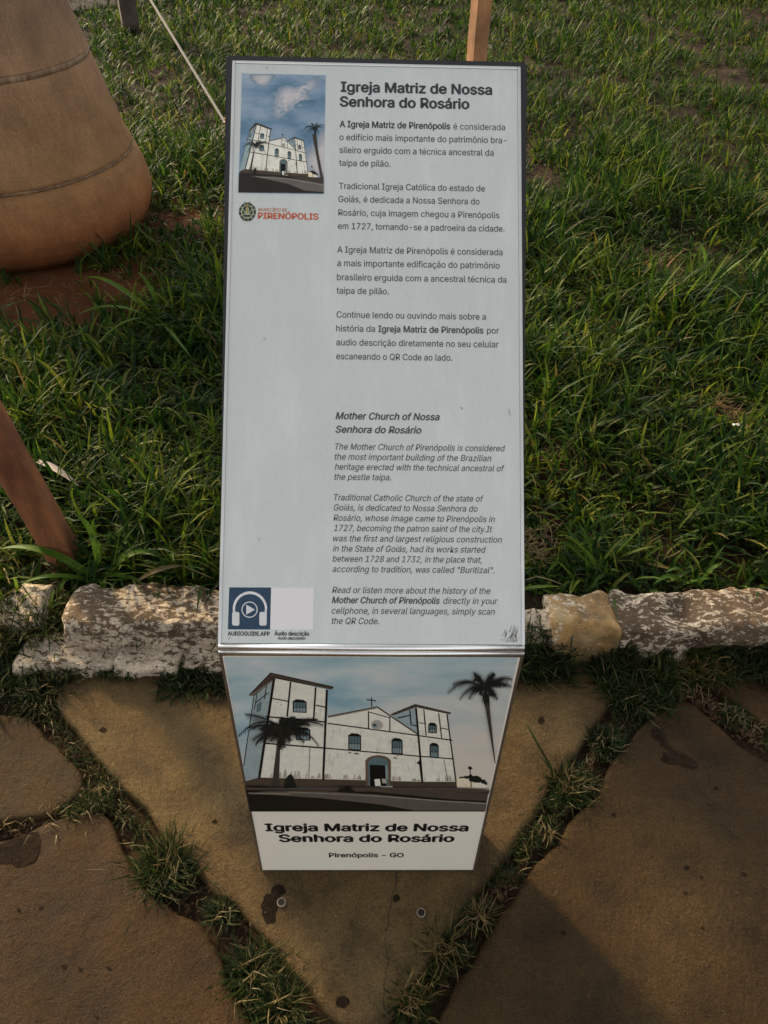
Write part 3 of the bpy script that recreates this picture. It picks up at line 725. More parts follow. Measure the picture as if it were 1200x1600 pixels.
mesh_obj('crown', V, F, M_GRASS, palm)

# ------------------------------------------------------------------ posts and rope
def box_post(name, cx, cy, w, d, rot, z0, z1, mat, label, group='wooden stakes round the lawn', chamf=.004, lean=0.0):
    t = empty(name, (cx, cy, z0), label, 'post', group)
    V = []; F = []; ring = []
    hw, hd = w/2, d/2
    for x, y in ((hw, hd), (-hw, hd), (-hw, -hd), (hw, -hd)):
        for s in ((0, 1), (1, 0)):
            pass
    prof = [(hw, hd-chamf), (hw-chamf, hd), (-hw+chamf, hd), (-hw, hd-chamf), (-hw, -hd+chamf), (-hw+chamf, -hd), (hw-chamf, -hd), (hw, -hd+chamf)]
    m = len(prof); ns = 40
    for k in range(ns+1):
        z = z0+(z1-z0)*k/ns
        for i, (x, y) in enumerate(prof):
            e = 1+.03*noise.noise(Vector((x*30, y*30, z*7))); xx = x*e; yy = y*e
            c, s = math.cos(rot), math.sin(rot); V.append((cx+xx*c-yy*s+lean*(z-z0), cy+xx*s+yy*c, z))
    for k in range(ns):
        for i in range(m):
            j = (i+1) % m; F.append((k*m+i, k*m+j, (k+1)*m+j, (k+1)*m+i))
    F.append(tuple(ns*m+i for i in range(m)))
    mesh_obj('stake', V, F, mat, t)
    return t
pb_ = G(98, 886, .06)
box_post('wooden_post', pb_.x+.012, pb_.y+.02, .070, .056, math.radians(4), .03, 1.25, M_WOOD, 'thick red-brown square timber post rising behind the left kerb stone', lean=-.15)
c2 = Vector((.300, 1.95, 0))
box_post('wooden_post', c2.x, c2.y, .046, .046, math.radians(25), .03, 1.30, M_WOODO, 'orange-brown square timber post standing behind the top edge of the totem')
c3 = G(206, 52, .05)
box_post('wooden_post', c3.x, c3.y, .13, .13, math.radians(20), .03, 1.5, M_WOODD, 'dark post far back in the grass between the palm and the cord')

def tube(name, pts, r, mat, parent, n=8):
    V = []; F = []
    for k, p in enumerate(pts):
        a = pts[max(0, k-1)]; b = pts[min(len(pts)-1, k+1)]; d = (b-a).normalized()
        s = d.cross(Vector((0, 0, 1))).normalized(); u = s.cross(d); rr = r(k) if callable(r) else r
        for i in range(n):
            an = 2*math.pi*i/n+k*.5; V.append(p+s*rr*math.cos(an)*(1+.15*math.cos(an*2))+u*rr*math.sin(an))
    for k in range(len(pts)-1):
        for i in range(n):
            j = (i+1) % n; F.append((k*n+i, k*n+j, (k+1)*n+j, (k+1)*n+i))
    F.append(tuple(range(n))); F.append(tuple((len(pts)-1)*n+i for i in range(n))[::-1])
    return mesh_obj(name, V, F, mat, parent, True)
def at_depth(px, py, depth):
    d = ray(px, py)/FPX; return Vector(CAM+d*depth)
r0 = at_depth(205, -50, 3.5); r1 = at_depth(352, 192, 3.2)
rope = empty('cord', r1, 'pale thin cord stretched down across the grass to the top left of the totem', 'cord')
tube('strand', [r0.lerp(r1, i/120) for i in range(121)], .0052, M_ROPE, rope)
tube('orange_knot', [r1+Vector((0, 0, .018-.036*i/6))+Vector((.004*i, 0, 0)) for i in range(7)], lambda k: .004+.007*math.sin(math.pi*k/6), M_KNOT, rope, 10)
pk = r1+Vector((.02, .01, -.01))
tube('tail', [r1, r1+Vector((.05, .02, -.12)), Vector((r1.x+.10, r1.y+.05, .06))], .0045, M_ROPE, rope)

# ------------------------------------------------------------------ the information totem
W2 = .20; LL = .8105; TH = .7543; HH = .6573
cT, sT = math.cos(TH), math.sin(TH)
totem = empty('information_totem', (0, 0, 0), 'black-bodied information totem with slanted printed panel and printed front, standing on the paving', 'information sign')
# body: a 10 cm deep slab, upright below and leaning back above
D = .10; a_ = (D-D*sT)/cT
prof = [(.006, 0, .2005), (.006, HH-.006, .2010), ((LL+.011)*cT+.002*sT, HH+(LL+.011)*sT-.002*cT, .2110), ((LL+.011)*cT+D*sT, HH+(LL+.011)*sT-D*cT, .2110), (D, HH-D*cT+a_*sT, .2010), (D, 0, .2005)]
bm = bmesh.new()
Lv = [bm.verts.new((-w, y, z)) for y, z, w in prof]; Rv = [bm.verts.new((w, y, z)) for y, z, w in prof]
nP = len(prof)
for i in range(nP):
    j = (i+1) % nP; bm.faces.new((Lv[i], Lv[j], Rv[j], Rv[i]))
bm.faces.new(Lv[::-1]); bm.faces.new(Rv)
bmesh.ops.recalc_face_normals(bm, faces=bm.faces[:])
bmesh.ops.bevel(bm, geom=bm.edges[:], offset=.003, segments=2, affect='EDGES')
me = bpy.data.meshes.new('body'); bm.to_mesh(me); bm.free(); me.materials.append(M_BLACK)
body = bpy.data.objects.new('body', me); COL.objects.link(body); body.parent = totem

OT = Vector((0, 0, HH)); UT = Vector((1, 0, 0)); VT = Vector((0, cT, sT)); NT = Vector((0, -sT, cT))
OF = Vector((0, 0, 0)); UF = Vector((1, 0, 0)); VF = Vector((0, 0, 1)); NF = Vector((0, -1, 0))
def plane_m(O, U, V_, N_):
    m = Matrix.Identity(4)
    for i in range(3): m[i][0] = U[i]; m[i][1] = V_[i]; m[i][2] = N_[i]; m[i][3] = O[i]
    return m
MT = plane_m(OT, UT, VT, NT); MF = plane_m(OF, UF, VF, NF)
def onplane(px, py, O, V_, N_):
    d = Vector(ray(px, py)); c = Vector(CAM); t = (O-c).dot(N_)/d.dot(N_); p = c+d*t-O
    return (p.x, p.dot(V_))
def PT(px, py): return onplane(px, py, OT, VT, NT)
def PF(px, py): return onplane(px, py, OF, VF, NF)

def boxes(name, lst, mat, M, parent, bev=0.0008):           # boxes in panel coordinates (u0,u1,v0,v1,n0,n1)
    bm = bmesh.new()
    for (u0, u1, v0, v1, n0, n1) in lst:
        r = bmesh.ops.create_cube(bm, size=1)
        for v in r['verts']:
            v.co = Vector(((u0+u1)/2+v.co.x*(u1-u0), (v0+v1)/2+v.co.y*(v1-v0), (n0+n1)/2+v.co.z*(n1-n0)))
    if bev: bmesh.ops.bevel(bm, geom=bm.edges[:], offset=bev, segments=2, affect='EDGES')
    me = bpy.data.meshes.new(name); bm.to_mesh(me); bm.free(); me.materials.append(mat)
    for p in me.polygons: p.use_smooth = False
    o = bpy.data.objects.new(name, me); COL.objects.link(o); o.parent = parent; o.matrix_local = M
    return o
top = boxes('top_panel', [(-.1965, .1965, .010, LL-.004, -.004, .0005)], M_PLATE, MT, totem, .0004)
front = boxes('front_panel', [(-.1965, .1965, .003, HH-.010, -.004, .0005)], M_FPLATE, MF, totem, .0004)
def frame(lst, M, mat, nm='metal_edge'): return [boxes(nm, [b], mat, M, totem, .0009) for b in lst]
frame([(-.2008, -.1966, .009, LL, -.003, .0022), (.1966, .2008, .009, LL, -.003, .0022), (-.1966, .1966, LL-.0038, LL, -.003, .0020)], MT, M_SILVER)
frame([(-.2003, -.1966, .002, HH-.010, -.003, .0022), (.1966, .2003, .002, HH-.010, -.003, .0022)], MF, M_BRONZE)
# two rounded lips where the panels meet
def lip(v, z, r, M):
    n = 16; V = []; F = []
    for s, x in enumerate((-.2003, .2003)):
        for i in range(n): a = 2*math.pi*i/n; V.append((x, v+r*math.cos(a), z+r*.8*math.sin(a)))
    for i in range(n): j = (i+1) % n; F.append((i, j, n+j, n+i))
    F.append(tuple(range(n))[::-1]); F.append(tuple(range(n, 2*n)))
    o = mesh_obj('metal_edge', V, F, M_SILVER, None, True); o.parent = totem; o.matrix_local = M
    for p in o.data.polygons:
        if len(p.vertices) > 4: p.use_smooth = False
lip(.0052, -.0012, .0048, MT); lip(HH-.0055, -.0012, .0048, MF)

# ---- print: flat colour shapes, each a hair above the last
PMATS = {}
def pm(col, rough=.35):
    k = tuple(col)
    if k not in PMATS:
        m_, nt, b = new_mat('printed_ink')
        n1 = noise_tex(nt, 55, 5, .7); n2 = noise_tex(nt, 420, 3, .7)
        k1 = ramp(nt, n1.outputs[0], [(.3, .86), (.7, 1.05)]); k2 = ramp(nt, n2.outputs[0], [(.3, .90), (.7, 1.07)])
        nt.links.new(mix(nt, 1, mix(nt, 1, tuple(col), k1.outputs[0], 'MULTIPLY'), k2.outputs[0], 'MULTIPLY'), b.inputs['Base Color'])
        b.inputs['Roughness'].default_value = rough; b.inputs['Specular IOR Level'].default_value = .25
        PMATS[k] = m_
    return PMATS[k]
def mat_sky_print(name, c0, c1, c2, sc, seed, warm=None):
    m, nt, b = new_mat(name)
    n = noise_tex(nt, sc, 5, .55, stretch=(1, 2.2, 1), dist=.3)
    r = ramp(nt, n.outputs[0], [(.30, c0), (.50, c1), (.72, c2)]); o = r.outputs[0]
    if warm:
        tc = nt.nodes['Texture Coordinate']; sep = nt.nodes.new('ShaderNodeSeparateXYZ'); nt.links.new(tc.outputs['Object'], sep.inputs[0])
        mm = nt.nodes.new('ShaderNodeMath'); mm.operation = 'MULTIPLY_ADD'; mm.inputs[1].default_value = .55
        nt.links.new(sep.outputs['X'], mm.inputs[0]); sb = nt.nodes.new('ShaderNodeMath'); sb.operation = 'MULTIPLY'; sb.inputs[1].default_value = -1
        nt.links.new(sep.outputs['Y'], sb.inputs[0]); nt.links.new(sb.outputs[0], mm.inputs[2])
        ad = nt.nodes.new('ShaderNodeMath'); ad.operation = 'MULTIPLY_ADD'; ad.inputs[1].default_value = .25
        nt.links.new(n.outputs[0], ad.inputs[0]); nt.links.new(mm.outputs[0], ad.inputs[2])
        g = nt.nodes.new('ShaderNodeMapRange'); g.inputs['From Min'].default_value = -.48; g.inputs['From Max'].default_value = -.18
        nt.links.new(ad.outputs[0], g.inputs['Value']); o = mix(nt, g.outputs['Result'], o, warm)
    nt.links.new(o, b.inputs['Base Color']); b.inputs['Roughness'].default_value = .3
    return m
def printed(name, shapes, M, parent, base=.0007, step=.00003, label=None):
    V = []; F = []; MI = []; mats = []
    z = base
    for col, pts in shapes:
        m = col if isinstance(col, bpy.types.Material) else pm(col)
        if m not in mats: mats.append(m)
        pts = list(pts)
        ar = sum(pts[i][0]*pts[(i+1) % len(pts)][1]-pts[(i+1) % len(pts)][0]*pts[i][1] for i in range(len(pts)))
        if ar < 0: pts = pts[::-1]
        from mathutils.geometry import tessellate_polygon
        k = len(V); V += [(p[0], p[1], z) for p in pts]
        for t in tessellate_polygon([[Vector((p[0], p[1], 0)) for p in pts]]):
            a, b, c = [Vector(pts[i]) for i in t]
            if (b-a).cross(c-a) < 0: t = (t[0], t[2], t[1])
            F.append(tuple(k+i for i in t)); MI.append(mats.index(m))
        z += step
    o = mesh_obj(name, V, F, None, None, mats=mats, midx=MI)
    o.parent = parent; o.matrix_local = M if parent is totem else Matrix.Identity(4)
    if label: o['label'] = label
    return o

# colours of the printed picture
WALL = (.93, .90, .77); WSH = (.38, .47, .47); TIM = (.012, .010, .008); WIN = (.12, .19, .20); WIN2 = (.28, .36, .36); ROOF = (.055, .04, .03)
STN = (.09, .065, .045); LAWN = (.014, .012, .010); ROAD = (.13, .11, .09); ROAD2 = (.30, .27, .22); PALMC = (.018, .02, .016); TRK = (.06, .05, .04)
def line(a, b, w, w2=None):
    ax, ay = a; bx, by = b; dx, dy = bx-ax, by-ay; l = math.hypot(dx, dy) or 1; nx, ny = -dy/l, dx/l; w2 = w if w2 is None else w2
    return [(ax+nx*w/2, ay+ny*w/2), (bx+nx*w2/2, by+ny*w2/2), (bx-nx*w2/2, by-ny*w2/2), (ax-nx*w/2, ay-ny*w/2)]
def church():                                             # in the pixel frame of the enlarged front picture
    S = []
    add = lambda c, p: S.append((c, p))
    # small house at the right
    for bx, by, br in [(938, 516, 9), (955, 514, 9), (972, 512, 12), (988, 516, 14), (1004, 520, 13), (1018, 528, 11), (996, 530, 14), (976, 526, 13), (1028, 536, 9)]:
        add(PALMC, [(bx+br*(1+.25*math.sin(i*2.3+bx))*math.cos(i*.52), by+br*.7*(1+.25*math.cos(i*1.7+by))*math.sin(i*.52)) for i in range(12)])
    add((.95, .82, .58), [(920, 518), (948, 516), (975, 530), (1030, 541), (1030, 556), (922, 553)])
    add((.95, .88, .70), [(985, 538), (1000, 533), (1030, 541), (1030, 556), (985, 554)])
    # left tower side wall, front wall
    add(WSH, [(160, 205), (240, 145), (180, 518), (128, 528), (120, 470)]); add(WSH, [(128, 420), (188, 390), (176, 520), (122, 525)])
    add(WALL, [(240, 142), (438, 185), (425, 290), (415, 520), (187, 515)])
    # nave
    add(WALL, [(436, 285), (622, 250), (775, 350), (795, 532), (417, 522)])
    # right tower
    add(WSH, [(680, 278), (768, 252), (780, 350), (690, 300)]); add(WALL, [(768, 252), (885, 275), (903, 370), (918, 532), (793, 532)])
    # stone footing
    add(STN, [(128, 528), (180, 514), (417, 520), (795, 530), (920, 530), (922, 553), (600, 552), (130, 552)])
    # plaster shading: streaks and damp patches
    rr = random.Random(5)
    def quadpt(q, u, v):
        (ax, ay), (bx, by), (cx, cy), (dx, dy) = q
        return ((ax*(1-u)+bx*u)*(1-v)+(dx*(1-u)+cx*u)*v, (ay*(1-u)+by*u)*(1-v)+(dy*(1-u)+cy*u)*v)
    for q, n in (([(240, 145), (438, 186), (415, 518), (188, 513)], 46), ([(440, 300), (772, 352), (792, 528), (420, 518)], 60), ([(770, 256), (884, 277), (916, 528), (795, 528)], 26)):
        for _ in range(n):
            u = rr.random(); v = rr.random()*.8; L = rr.uniform(.05, .22); w = rr.uniform(.004, .03); c = rr.choice([(.84, .81, .69), (.80, .77, .65), (.97, .94, .82), (.88, .85, .72), (.76, .72, .60)])
            add(c, [quadpt(q, u, v), quadpt(q, min(1, u+w), v), quadpt(q, min(1, u+w*.7), min(1, v+L)), quadpt(q, u+w*.2, min(1, v+L*.9))])
        for _ in range(n//2):
            u = rr.random()*.95; v = rr.uniform(.90, .98); w = rr.uniform(.02, .06); add(rr.choice([(.52, .47, .37), (.64, .59, .48), (.42, .36, .28)]), [quadpt(q, u, 1), quadpt(q, min(1, u+w), 1), quadpt(q, min(1, u+w*.7), v), quadpt(q, u+w*.3, v+.01)])
    # roofs
    add(ROOF, [(140, 205), (222, 120), (232, 122), (243, 142), (160, 208)]); add(ROOF, [(222, 120), (460, 175), (452, 184), (238, 142)])
    add((.26, .22, .18), line((150, 206), (240, 143), 5)); add(ROOF, line((225, 124), (458, 176), 7))
    add(ROOF, line((438, 285), (622, 249), 4)); add(ROOF, line((622, 249), (775, 352), 5)); add((.45, .38, .3), line((440, 289), (620, 254), 3))
    add(ROOF, [(672, 276), (765, 238), (900, 270), (895, 277), (768, 250), (680, 282)])
    for (ax, ay), (bx, by), n in (((224, 127), (456, 181), 34), ((146, 205), (232, 128), 16), ((678, 279), (764, 244), 14), ((768, 243), (897, 273), 20), ((440, 286), (620, 251), 26), ((624, 252), (772, 350), 22)):
        for i in range(n):
            t = i/n; x = ax+(bx-ax)*t; y = ay+(by-ay)*t; add((.26, .19, .14) if i % 2 else (.14, .10, .075), line((x, y-1), (x+2, y+3), 2.2))
    # timber frame
    for a, b, w in [((236, 143), (180, 516), 9), ((298, 155), (285, 285), 6), ((392, 175), (384, 300), 6), ((434, 184), (420, 522), 8), ((230, 217), (290, 228), 4), ((392, 242), (428, 250), 4),
                    ((205, 285), (385, 300), 5), ((385, 300), (428, 306), 5), ((200, 385), (424, 403), 5), ((424, 403), (784, 434), 4), ((784, 434), (910, 444), 4), ((436, 310), (775, 356), 4),
                    ((775, 356), (904, 374), 4), ((590, 265), (590, 330), 4), ((670, 285), (670, 340), 4), ((592, 268), (672, 290), 3), ((768, 252), (792, 532), 7), ((797, 258), (806, 356), 4),
                    ((853, 272), (864, 365), 4), ((884, 276), (918, 530), 5), ((806, 312), (780, 308), 3), ((862, 328), (892, 334), 3), ((745, 262), (750, 320), 4), ((700, 290), (745, 280), 4), ((755, 315), (770, 320), 4),
                    ((208, 165), (200, 220), 3), ((172, 200), (162, 260), 3), ((165, 235), (215, 195), 3), ((150, 335), (200, 300), 3), ((370, 400), (366, 515), 2), ((872, 445), (888, 528), 2), ((160, 210), (122, 470), 3)]:
        add(TIM, line(a, b, w))
    # windows: frame, panes, top arch, bars
    for (x, y, w, h) in [(332, 246, 52, 46), (538, 380, 48, 60), (697, 396, 42, 56), (830, 328, 32, 36), (836, 412, 34, 52), (345, 350, 54, 46)]:
        add(TIM, [(x-w/2, y-h/2+5), (x-w/4, y-h/2-3), (x+w/4, y-h/2-1), (x+w/2, y-h/2+7), (x+w/2, y+h/2+2), (x-w/2, y+h/2)])
        add(WIN, [(x-w/2+4, y-h/2+8), (x+w/2-4, y-h/2+10), (x+w/2-4, y+h/2-1), (x-w/2+4, y+h/2-3)])
        add(WIN2, [(x-w/2+5, y+h*.12), (x+w/2-5, y+h*.14), (x+w/2-5, y+h/2-2), (x-w/2+5, y+h/2-4)])
        for q in (-.22, 0, .22): add(TIM, line((x+w*q, y-h/2+7), (x+w*q, y+h/2-2), 1.8))
        add(TIM, line((x-w/2+4, y+h*.1), (x+w/2-4, y+h*.12), 2))
    add(WIN, [(172, 238), (190, 228), (186, 262), (170, 270)])
    # round opening
    c = [(622+22*math.cos(i*.35), 316+18*math.sin(i*.35)) for i in range(18)]; add((.50, .47, .40), c); c = [(614+11*math.cos(i*.35), 319+9*math.sin(i*.35)) for i in range(18)]; add(WIN2, c); add(TIM, [(607, 312), (615, 311), (618, 320), (609, 321)])
    # stains on the wall
    for x, y, r in [(545, 424, 12), (520, 420, 8), (690, 440, 9), (262, 240, 4), (250, 232, 3), (700, 432, 5)]: add((.22, .18, .13), [(x-r, y), (x-r*.2, y-r*.4), (x+r, y+1), (x+r*.4, y+r*.3), (x-r*.3, y+r*.25)])
    # door
    arch = [(580, 545), (578, 455)]+[(626+48*math.cos(math.pi-a), 455-25*math.sin(a)) for a in np.linspace(.1, 3.04, 12)]+[(674, 545)]
    add((.16, .11, .07), arch); arch2 = [(590, 545), (589, 458)]+[(626+37*math.cos(math.pi-a), 457-19*math.sin(a)) for a in np.linspace(.1, 3.04, 10)]+[(663, 545)]
    add(WIN, arch2); add((.008, .008, .008), [(596, 545), (594, 465), (655, 468), (657, 545)]); add(WIN2, [(652, 466), (663, 470), (663, 520), (655, 520)]); add(WALL, [(612, 520), (632, 518), (637, 545), (615, 545)]); add((.5, .46, .4), [(640, 518), (655, 518), (658, 535), (642, 535)])
    add((.6, .58, .5), [(635, 546), (680, 545), (680, 552), (640, 553)])
    # cross
    add(TIM, line((601, 213), (602, 248), 3.5)); add(TIM, line((583, 221), (618, 226), 3.5))
    # lamp posts, seated figure
    add(TIM, line((781, 460), (790, 530), 4)); add(TIM, [(770, 460), (780, 450), (790, 458), (784, 466)]); add(TIM, line((970, 480), (975, 550), 3)); add(TIM, [(961, 478), (970, 470), (980, 478), (972, 486)])
    add(PALMC, [(272, 552), (278, 520), (290, 505), (300, 500), (308, 510), (314, 530), (322, 552)])
    return S
FROND_N = 22
def frond(cx, cy, tips, trunk, feather=1.0):
    S = []; rr = random.Random(int(cx)); tips = tips if FROND_N > 10 else tips[:20]
    for (tx, ty, bow, w) in tips:
        pts = [];  n = FROND_N
        for i in range(n+1):
            t = i/n; x = cx+(tx-cx)*t; y = cy+(ty-cy)*t-bow*math.sin(math.pi*t*.9); pts.append((x, y))
        for i in range(n):
            S.append((PALMC, line(pts[i], pts[i+1], 4.2*(1-i/n)+1.6)))
            dx, dy = pts[i+1][0]-pts[i][0], pts[i+1][1]-pts[i][1]; l = math.hypot(dx, dy) or 1; dx /= l; dy /= l
            for sg in (1, -1):
                L = w*feather*(.5+.7*math.sin(math.pi*(i+1.5)/(n+1)))*rr.uniform(.7, 1.3)
                ex = pts[i][0]+dx*L*.8-sg*dy*L*.75; ey = pts[i][1]+dy*L*.8+sg*dx*L*.75+L*.35
                S.append((PALMC, [(pts[i][0]-dx*1.4, pts[i][1]-dy*1.4), (pts[i][0]+dx*2.2, pts[i][1]+dy*2.2), (ex, ey)]))
    for a, b, w, w2, c in trunk: S.insert(0, (c, line(a, b, w, w2)))
    return S
def palms():
    rr = random.Random(3)
    tips = [(885, 205, 40, 14), (930, 225, 30, 12), (905, 165, 22, 12), (965, 222, 25, 12), (985, 115, 5, 12), (1060, 120, 12, 13), (1128, 145, 22, 14), (1125, 172, 20, 12), (1072, 218, 14, 13), (1030, 225, 4, 14)]
    tips += [(1025+rr.uniform(-90, 90), 175+rr.uniform(-45, 40), rr.uniform(5, 25), rr.uniform(9, 13)) for _ in range(12)]
    return frond(1025, 175, tips, [((1033, 230), (1068, 455), 17, 11, TRK), ((1028, 195), (1034, 240), 24, 20, PALMC)], 1.25)
def palm2():
    rr = random.Random(4)
    tips = [(128, 280, 12, 20), (100, 375, 45, 14), (140, 330, 10, 16), (165, 400, 22, 12), (400, 300, 14, 18), (422, 322, 20, 16), (405, 408, 38, 13), (350, 385, 14, 14)]
    for _ in range(34):
        a = rr.uniform(0, 6.28); L = rr.uniform(35, 115); tips.append((262+L*1.15*math.cos(a), 328+L*.55*math.sin(a)+L*.12, rr.uniform(2, 18), rr.uniform(12, 20)))
    return frond(262, 325, tips, [((255, 370), (240, 548), 12, 26, TRK)], 1.15)
# front picture
FX = lambda p: PF(330+p[0]/2.4, 1000+p[1]/2.4)
M_SKYP = mat_sky_print('printed_evening_sky', (.27, .45, .52), (.46, .60, .63), (.74, .76, .73), 7, 1, (.78, .70, .60))
shapes = [(M_SKYP, [(48, 62), (1150, 65), (1027, 630), (147, 633)])]
shapes += church()+palm2()+palms()
shapes += [(STN, [(120, 540), (300, 548), (600, 546), (925, 548), (1045, 552), (1040, 566), (130, 566)]), (LAWN, [(132, 550), (500, 556), (1038, 560), (1030, 636), (140, 636)]), ((.085, .065, .05), [(560, 552), (1036, 562), (1031, 592), (900, 586), (700, 566)]),
           (ROAD, [(200, 556), (420, 556), (620, 568), (860, 590), (1032, 598), (1028, 628), (760, 628), (640, 606), (420, 582), (250, 570), (135, 566)]),
           (ROAD2, line((290, 558), (600, 572), 3)), (ROAD2, line((600, 572), (860, 592), 4)), (ROAD2, line((860, 592), (1030, 602), 4)), (ROAD2, line((140, 562), (300, 566), 3)),
           (LAWN, [(147, 575), (260, 572), (420, 586), (620, 606), (700, 618), (760, 627), (148, 632)]), (TIM, [(480, 545), (520, 540), (540, 556), (470, 560)])]
xm = lambda S, f: [(c, [f(p) for p in pts]) for c, pts in S]
def clipped(S, x0, y0, x1, y1):                           # keep shapes inside the picture's rectangle
    out = []
    for c, pts in S:
        q = [(min(max(p[0], x0(p[1])), x1(p[1])), min(max(p[1], y0), y1)) for p in pts]
        if len({(round(a, 1), round(b, 1)) for a, b in q}) > 2: out.append((c, q))
    return out
fl = lambda y: 48+(y-62)*(147-48)/(633-62); fr = lambda y: 1150-(y-65)*(1150-1027)/(630-65)
printed('printed_picture', xm([shapes[0]]+clipped(shapes[1:], fl, 62, fr, 632), FX), MF, front, step=.000001)
FROND_N = 7
# small picture on the top panel, the same view in an upright crop
src = np.array([(225, 125), (455, 178), (600, 215), (897, 272), (920, 550), (628, 548), (130, 548), (436, 285), (775, 350)], float)
dst = np.array([(245, 570), (400, 628), (498, 675), (710, 735), (745, 1085), (515, 1082), (88, 1050), (385, 755), (632, 830)], float)
Am = []
for (x, y), (X, Y) in zip(src, dst): Am += [[x, y, 1, 0, 0, 0, -X*x, -X*y], [0, 0, 0, x, y, 1, -Y*x, -Y*y]]
hh = np.append(np.linalg.lstsq(np.array(Am), dst.ravel(), rcond=None)[0], 1).reshape(3, 3)
def HM(p):
    v = hh@np.array([p[0], p[1], 1]); return (v[0]/v[2], v[1]/v[2])
TX = lambda p: PT(360+p[0]/6.156, 100+p[1]/6.156)
M_SKYP2 = mat_sky_print('printed_blue_sky', (.07, .17, .25), (.19, .30, .42), (.42, .49, .57), 14, 2)
CL = (.62, .58, .60)
small = [(M_SKYP2, [(112, 93), (917, 110), (897, 1253), (78, 1240)])]
M_CLOUD = flat_mat('printed_cloud', (.60, .56, .58), .35); 
def blob(pts, cx, cy, s):
    for _ in range(3): pts = [q for i in range(len(pts)) for q in ((pts[i][0]*.75+pts[(i+1) % len(pts)][0]*.25, pts[i][1]*.75+pts[(i+1) % len(pts)][1]*.25), (pts[i][0]*.25+pts[(i+1) % len(pts)][0]*.75, pts[i][1]*.25+pts[(i+1) % len(pts)][1]*.75))]
    out = []
    for x, y in pts:
        k = s*(1+.12*noise.noise(Vector((x*.02, y*.02, s*5)))); out.append((cx+(x-cx)*k, cy+(y-cy)*k))
    return out
c1 = [(430, 400), (470, 260), (560, 230), (640, 260), (720, 180), (800, 165), (810, 240), (700, 280), (760, 350), (640, 350), (590, 420), (490, 500), (440, 480)]
for s, c in [(1.25-.075*i, tuple(np.array((.25, .33, .42))*(1-i/9)+np.array((.66, .62, .63))*(i/9))) for i in range(10)]: small.append((c, blob(c1, 560, 350, s)))
c2_ = [(180, 120), (250, 100), (430, 100), (380, 170), (330, 220), (250, 200)]
for s, c in [(1.15-.09*i, tuple(np.array((.23, .31, .38))*(1-i/7)+np.array((.60, .58, .58))*(i/7))) for i in range(8)]: small.append((c, blob(c2_, 300, 150, s)))
w1 = [(700, 900), (790, 780), (850, 700), (930, 600), (1000, 700), (1000, 1100), (745, 1100)]
for s_, c in [(1.15-.08*i, tuple(np.array((.22, .31, .41))*(1-i/8)+np.array((.66, .62, .60))*(i/8))) for i in range(9)]: small.append((c, blob(w1, 890, 950, s_)))
rp = random.Random(9)
for _ in range(70):
    a = rp.uniform(0, 6.28); d = rp.uniform(.5, 1.35); cx_, cy_ = 580+150*d*math.cos(a)+40*math.sin(a), 330-115*d*math.sin(a); r_ = rp.uniform(10, 34); k_ = max(0, 1.25-d)
    small.append((tuple(np.array((.24, .33, .43))*(1-k_*.8)+np.array((.68, .64, .65))*k_*.8), blob([(cx_-r_, cy_), (cx_-r_*.3, cy_-r_*.6), (cx_+r_, cy_-r_*.3), (cx_+r_*.9, cy_+r_*.3), (cx_, cy_+r_*.5)], cx_, cy_, 1)))
small += [(c, [HM(p) for p in pts]) for c, pts in church()+palm2()]
fr2 = lambda p: (700+(p[0]-885)*.80, 565+(p[1]-110)*.95)
small += [(c, [fr2(p) for p in pts]) for c, pts in palms()]
small += [(TRK, line((800, 680), (880, 1100), 24, 24)), ((.03, .025, .02), [(80, 1050), (300, 1062), (560, 1080), (895, 1100), (897, 1252), (78, 1239)]), ((.16, .14, .12), [(200, 1085), (420, 1090), (640, 1115), (896, 1160), (896, 1235), (720, 1225), (560, 1160), (360, 1115)]),
          (ROAD2, line((250, 1090), (560, 1110), 6)), (ROAD2, line((560, 1110), (896, 1170), 8)), ((.07, .055, .045), [(560, 1085), (896, 1104), (896, 1160), (700, 1125)])]
sl0 = lambda y: 112-(y-93)*(112-78)/(1240-93); sl1 = lambda y: 917-(y-110)*20/(1253-110)
sm = [small[0]]+clipped(small[1:], sl0, 98, sl1, 1246)
printed('printed_picture', xm(sm, TX), MT, top, step=.0000007)

# city emblem: oval wreath ring with shield, leaves and a crown-like top
em = []
def ell(cx, cy, rx, ry, n=24, a0=0, a1=2*math.pi): return [(cx+rx*math.cos(a0+(a1-a0)*i/n), cy+ry*math.sin(a0+(a1-a0)*i/n)) for i in range(n)]
GRN = (.035, .055, .035); OLV = (.42, .44, .30); GOLD = (.40, .30, .08)
em.append((GRN, ell(164, 1424, 82, 88))); em.append((OLV, ell(164, 1424, 62, 68))); em.append((GRN, ell(164, 1424, 50, 58)))
for i in range(22):
    a = 2*math.pi*i/22; em.append((OLV if i % 2 else GRN, line((164+64*math.cos(a), 1424+70*math.sin(a)), (164+84*math.cos(a+.12), 1424+92*math.sin(a+.12)), 12, 4)))
em += [(OLV, [(150, 1385), (178, 1385), (182, 1435), (164, 1462), (146, 1435)]), (GOLD, [(156, 1392), (172, 1392), (174, 1430), (164, 1448), (154, 1430)]),
       (OLV, line((120, 1400), (148, 1450), 8)), (OLV, line((208, 1400), (180, 1450), 8)), (OLV, line((118, 1450), (210, 1456), 8)), (GRN, line((134, 1332), (164, 1362), 9, 7)), (GRN, line((188, 1330), (164, 1362), 9, 7)), (GOLD, line((164, 1346), (164, 1385), 10)),
       (OLV, line((130, 1480), (200, 1480), 8)), (GRN, line((120, 1504), (208, 1504), 9))]
printed('emblem', xm(em, TX), MT, top, step=.00003, label='dark green oval city emblem with wreath')
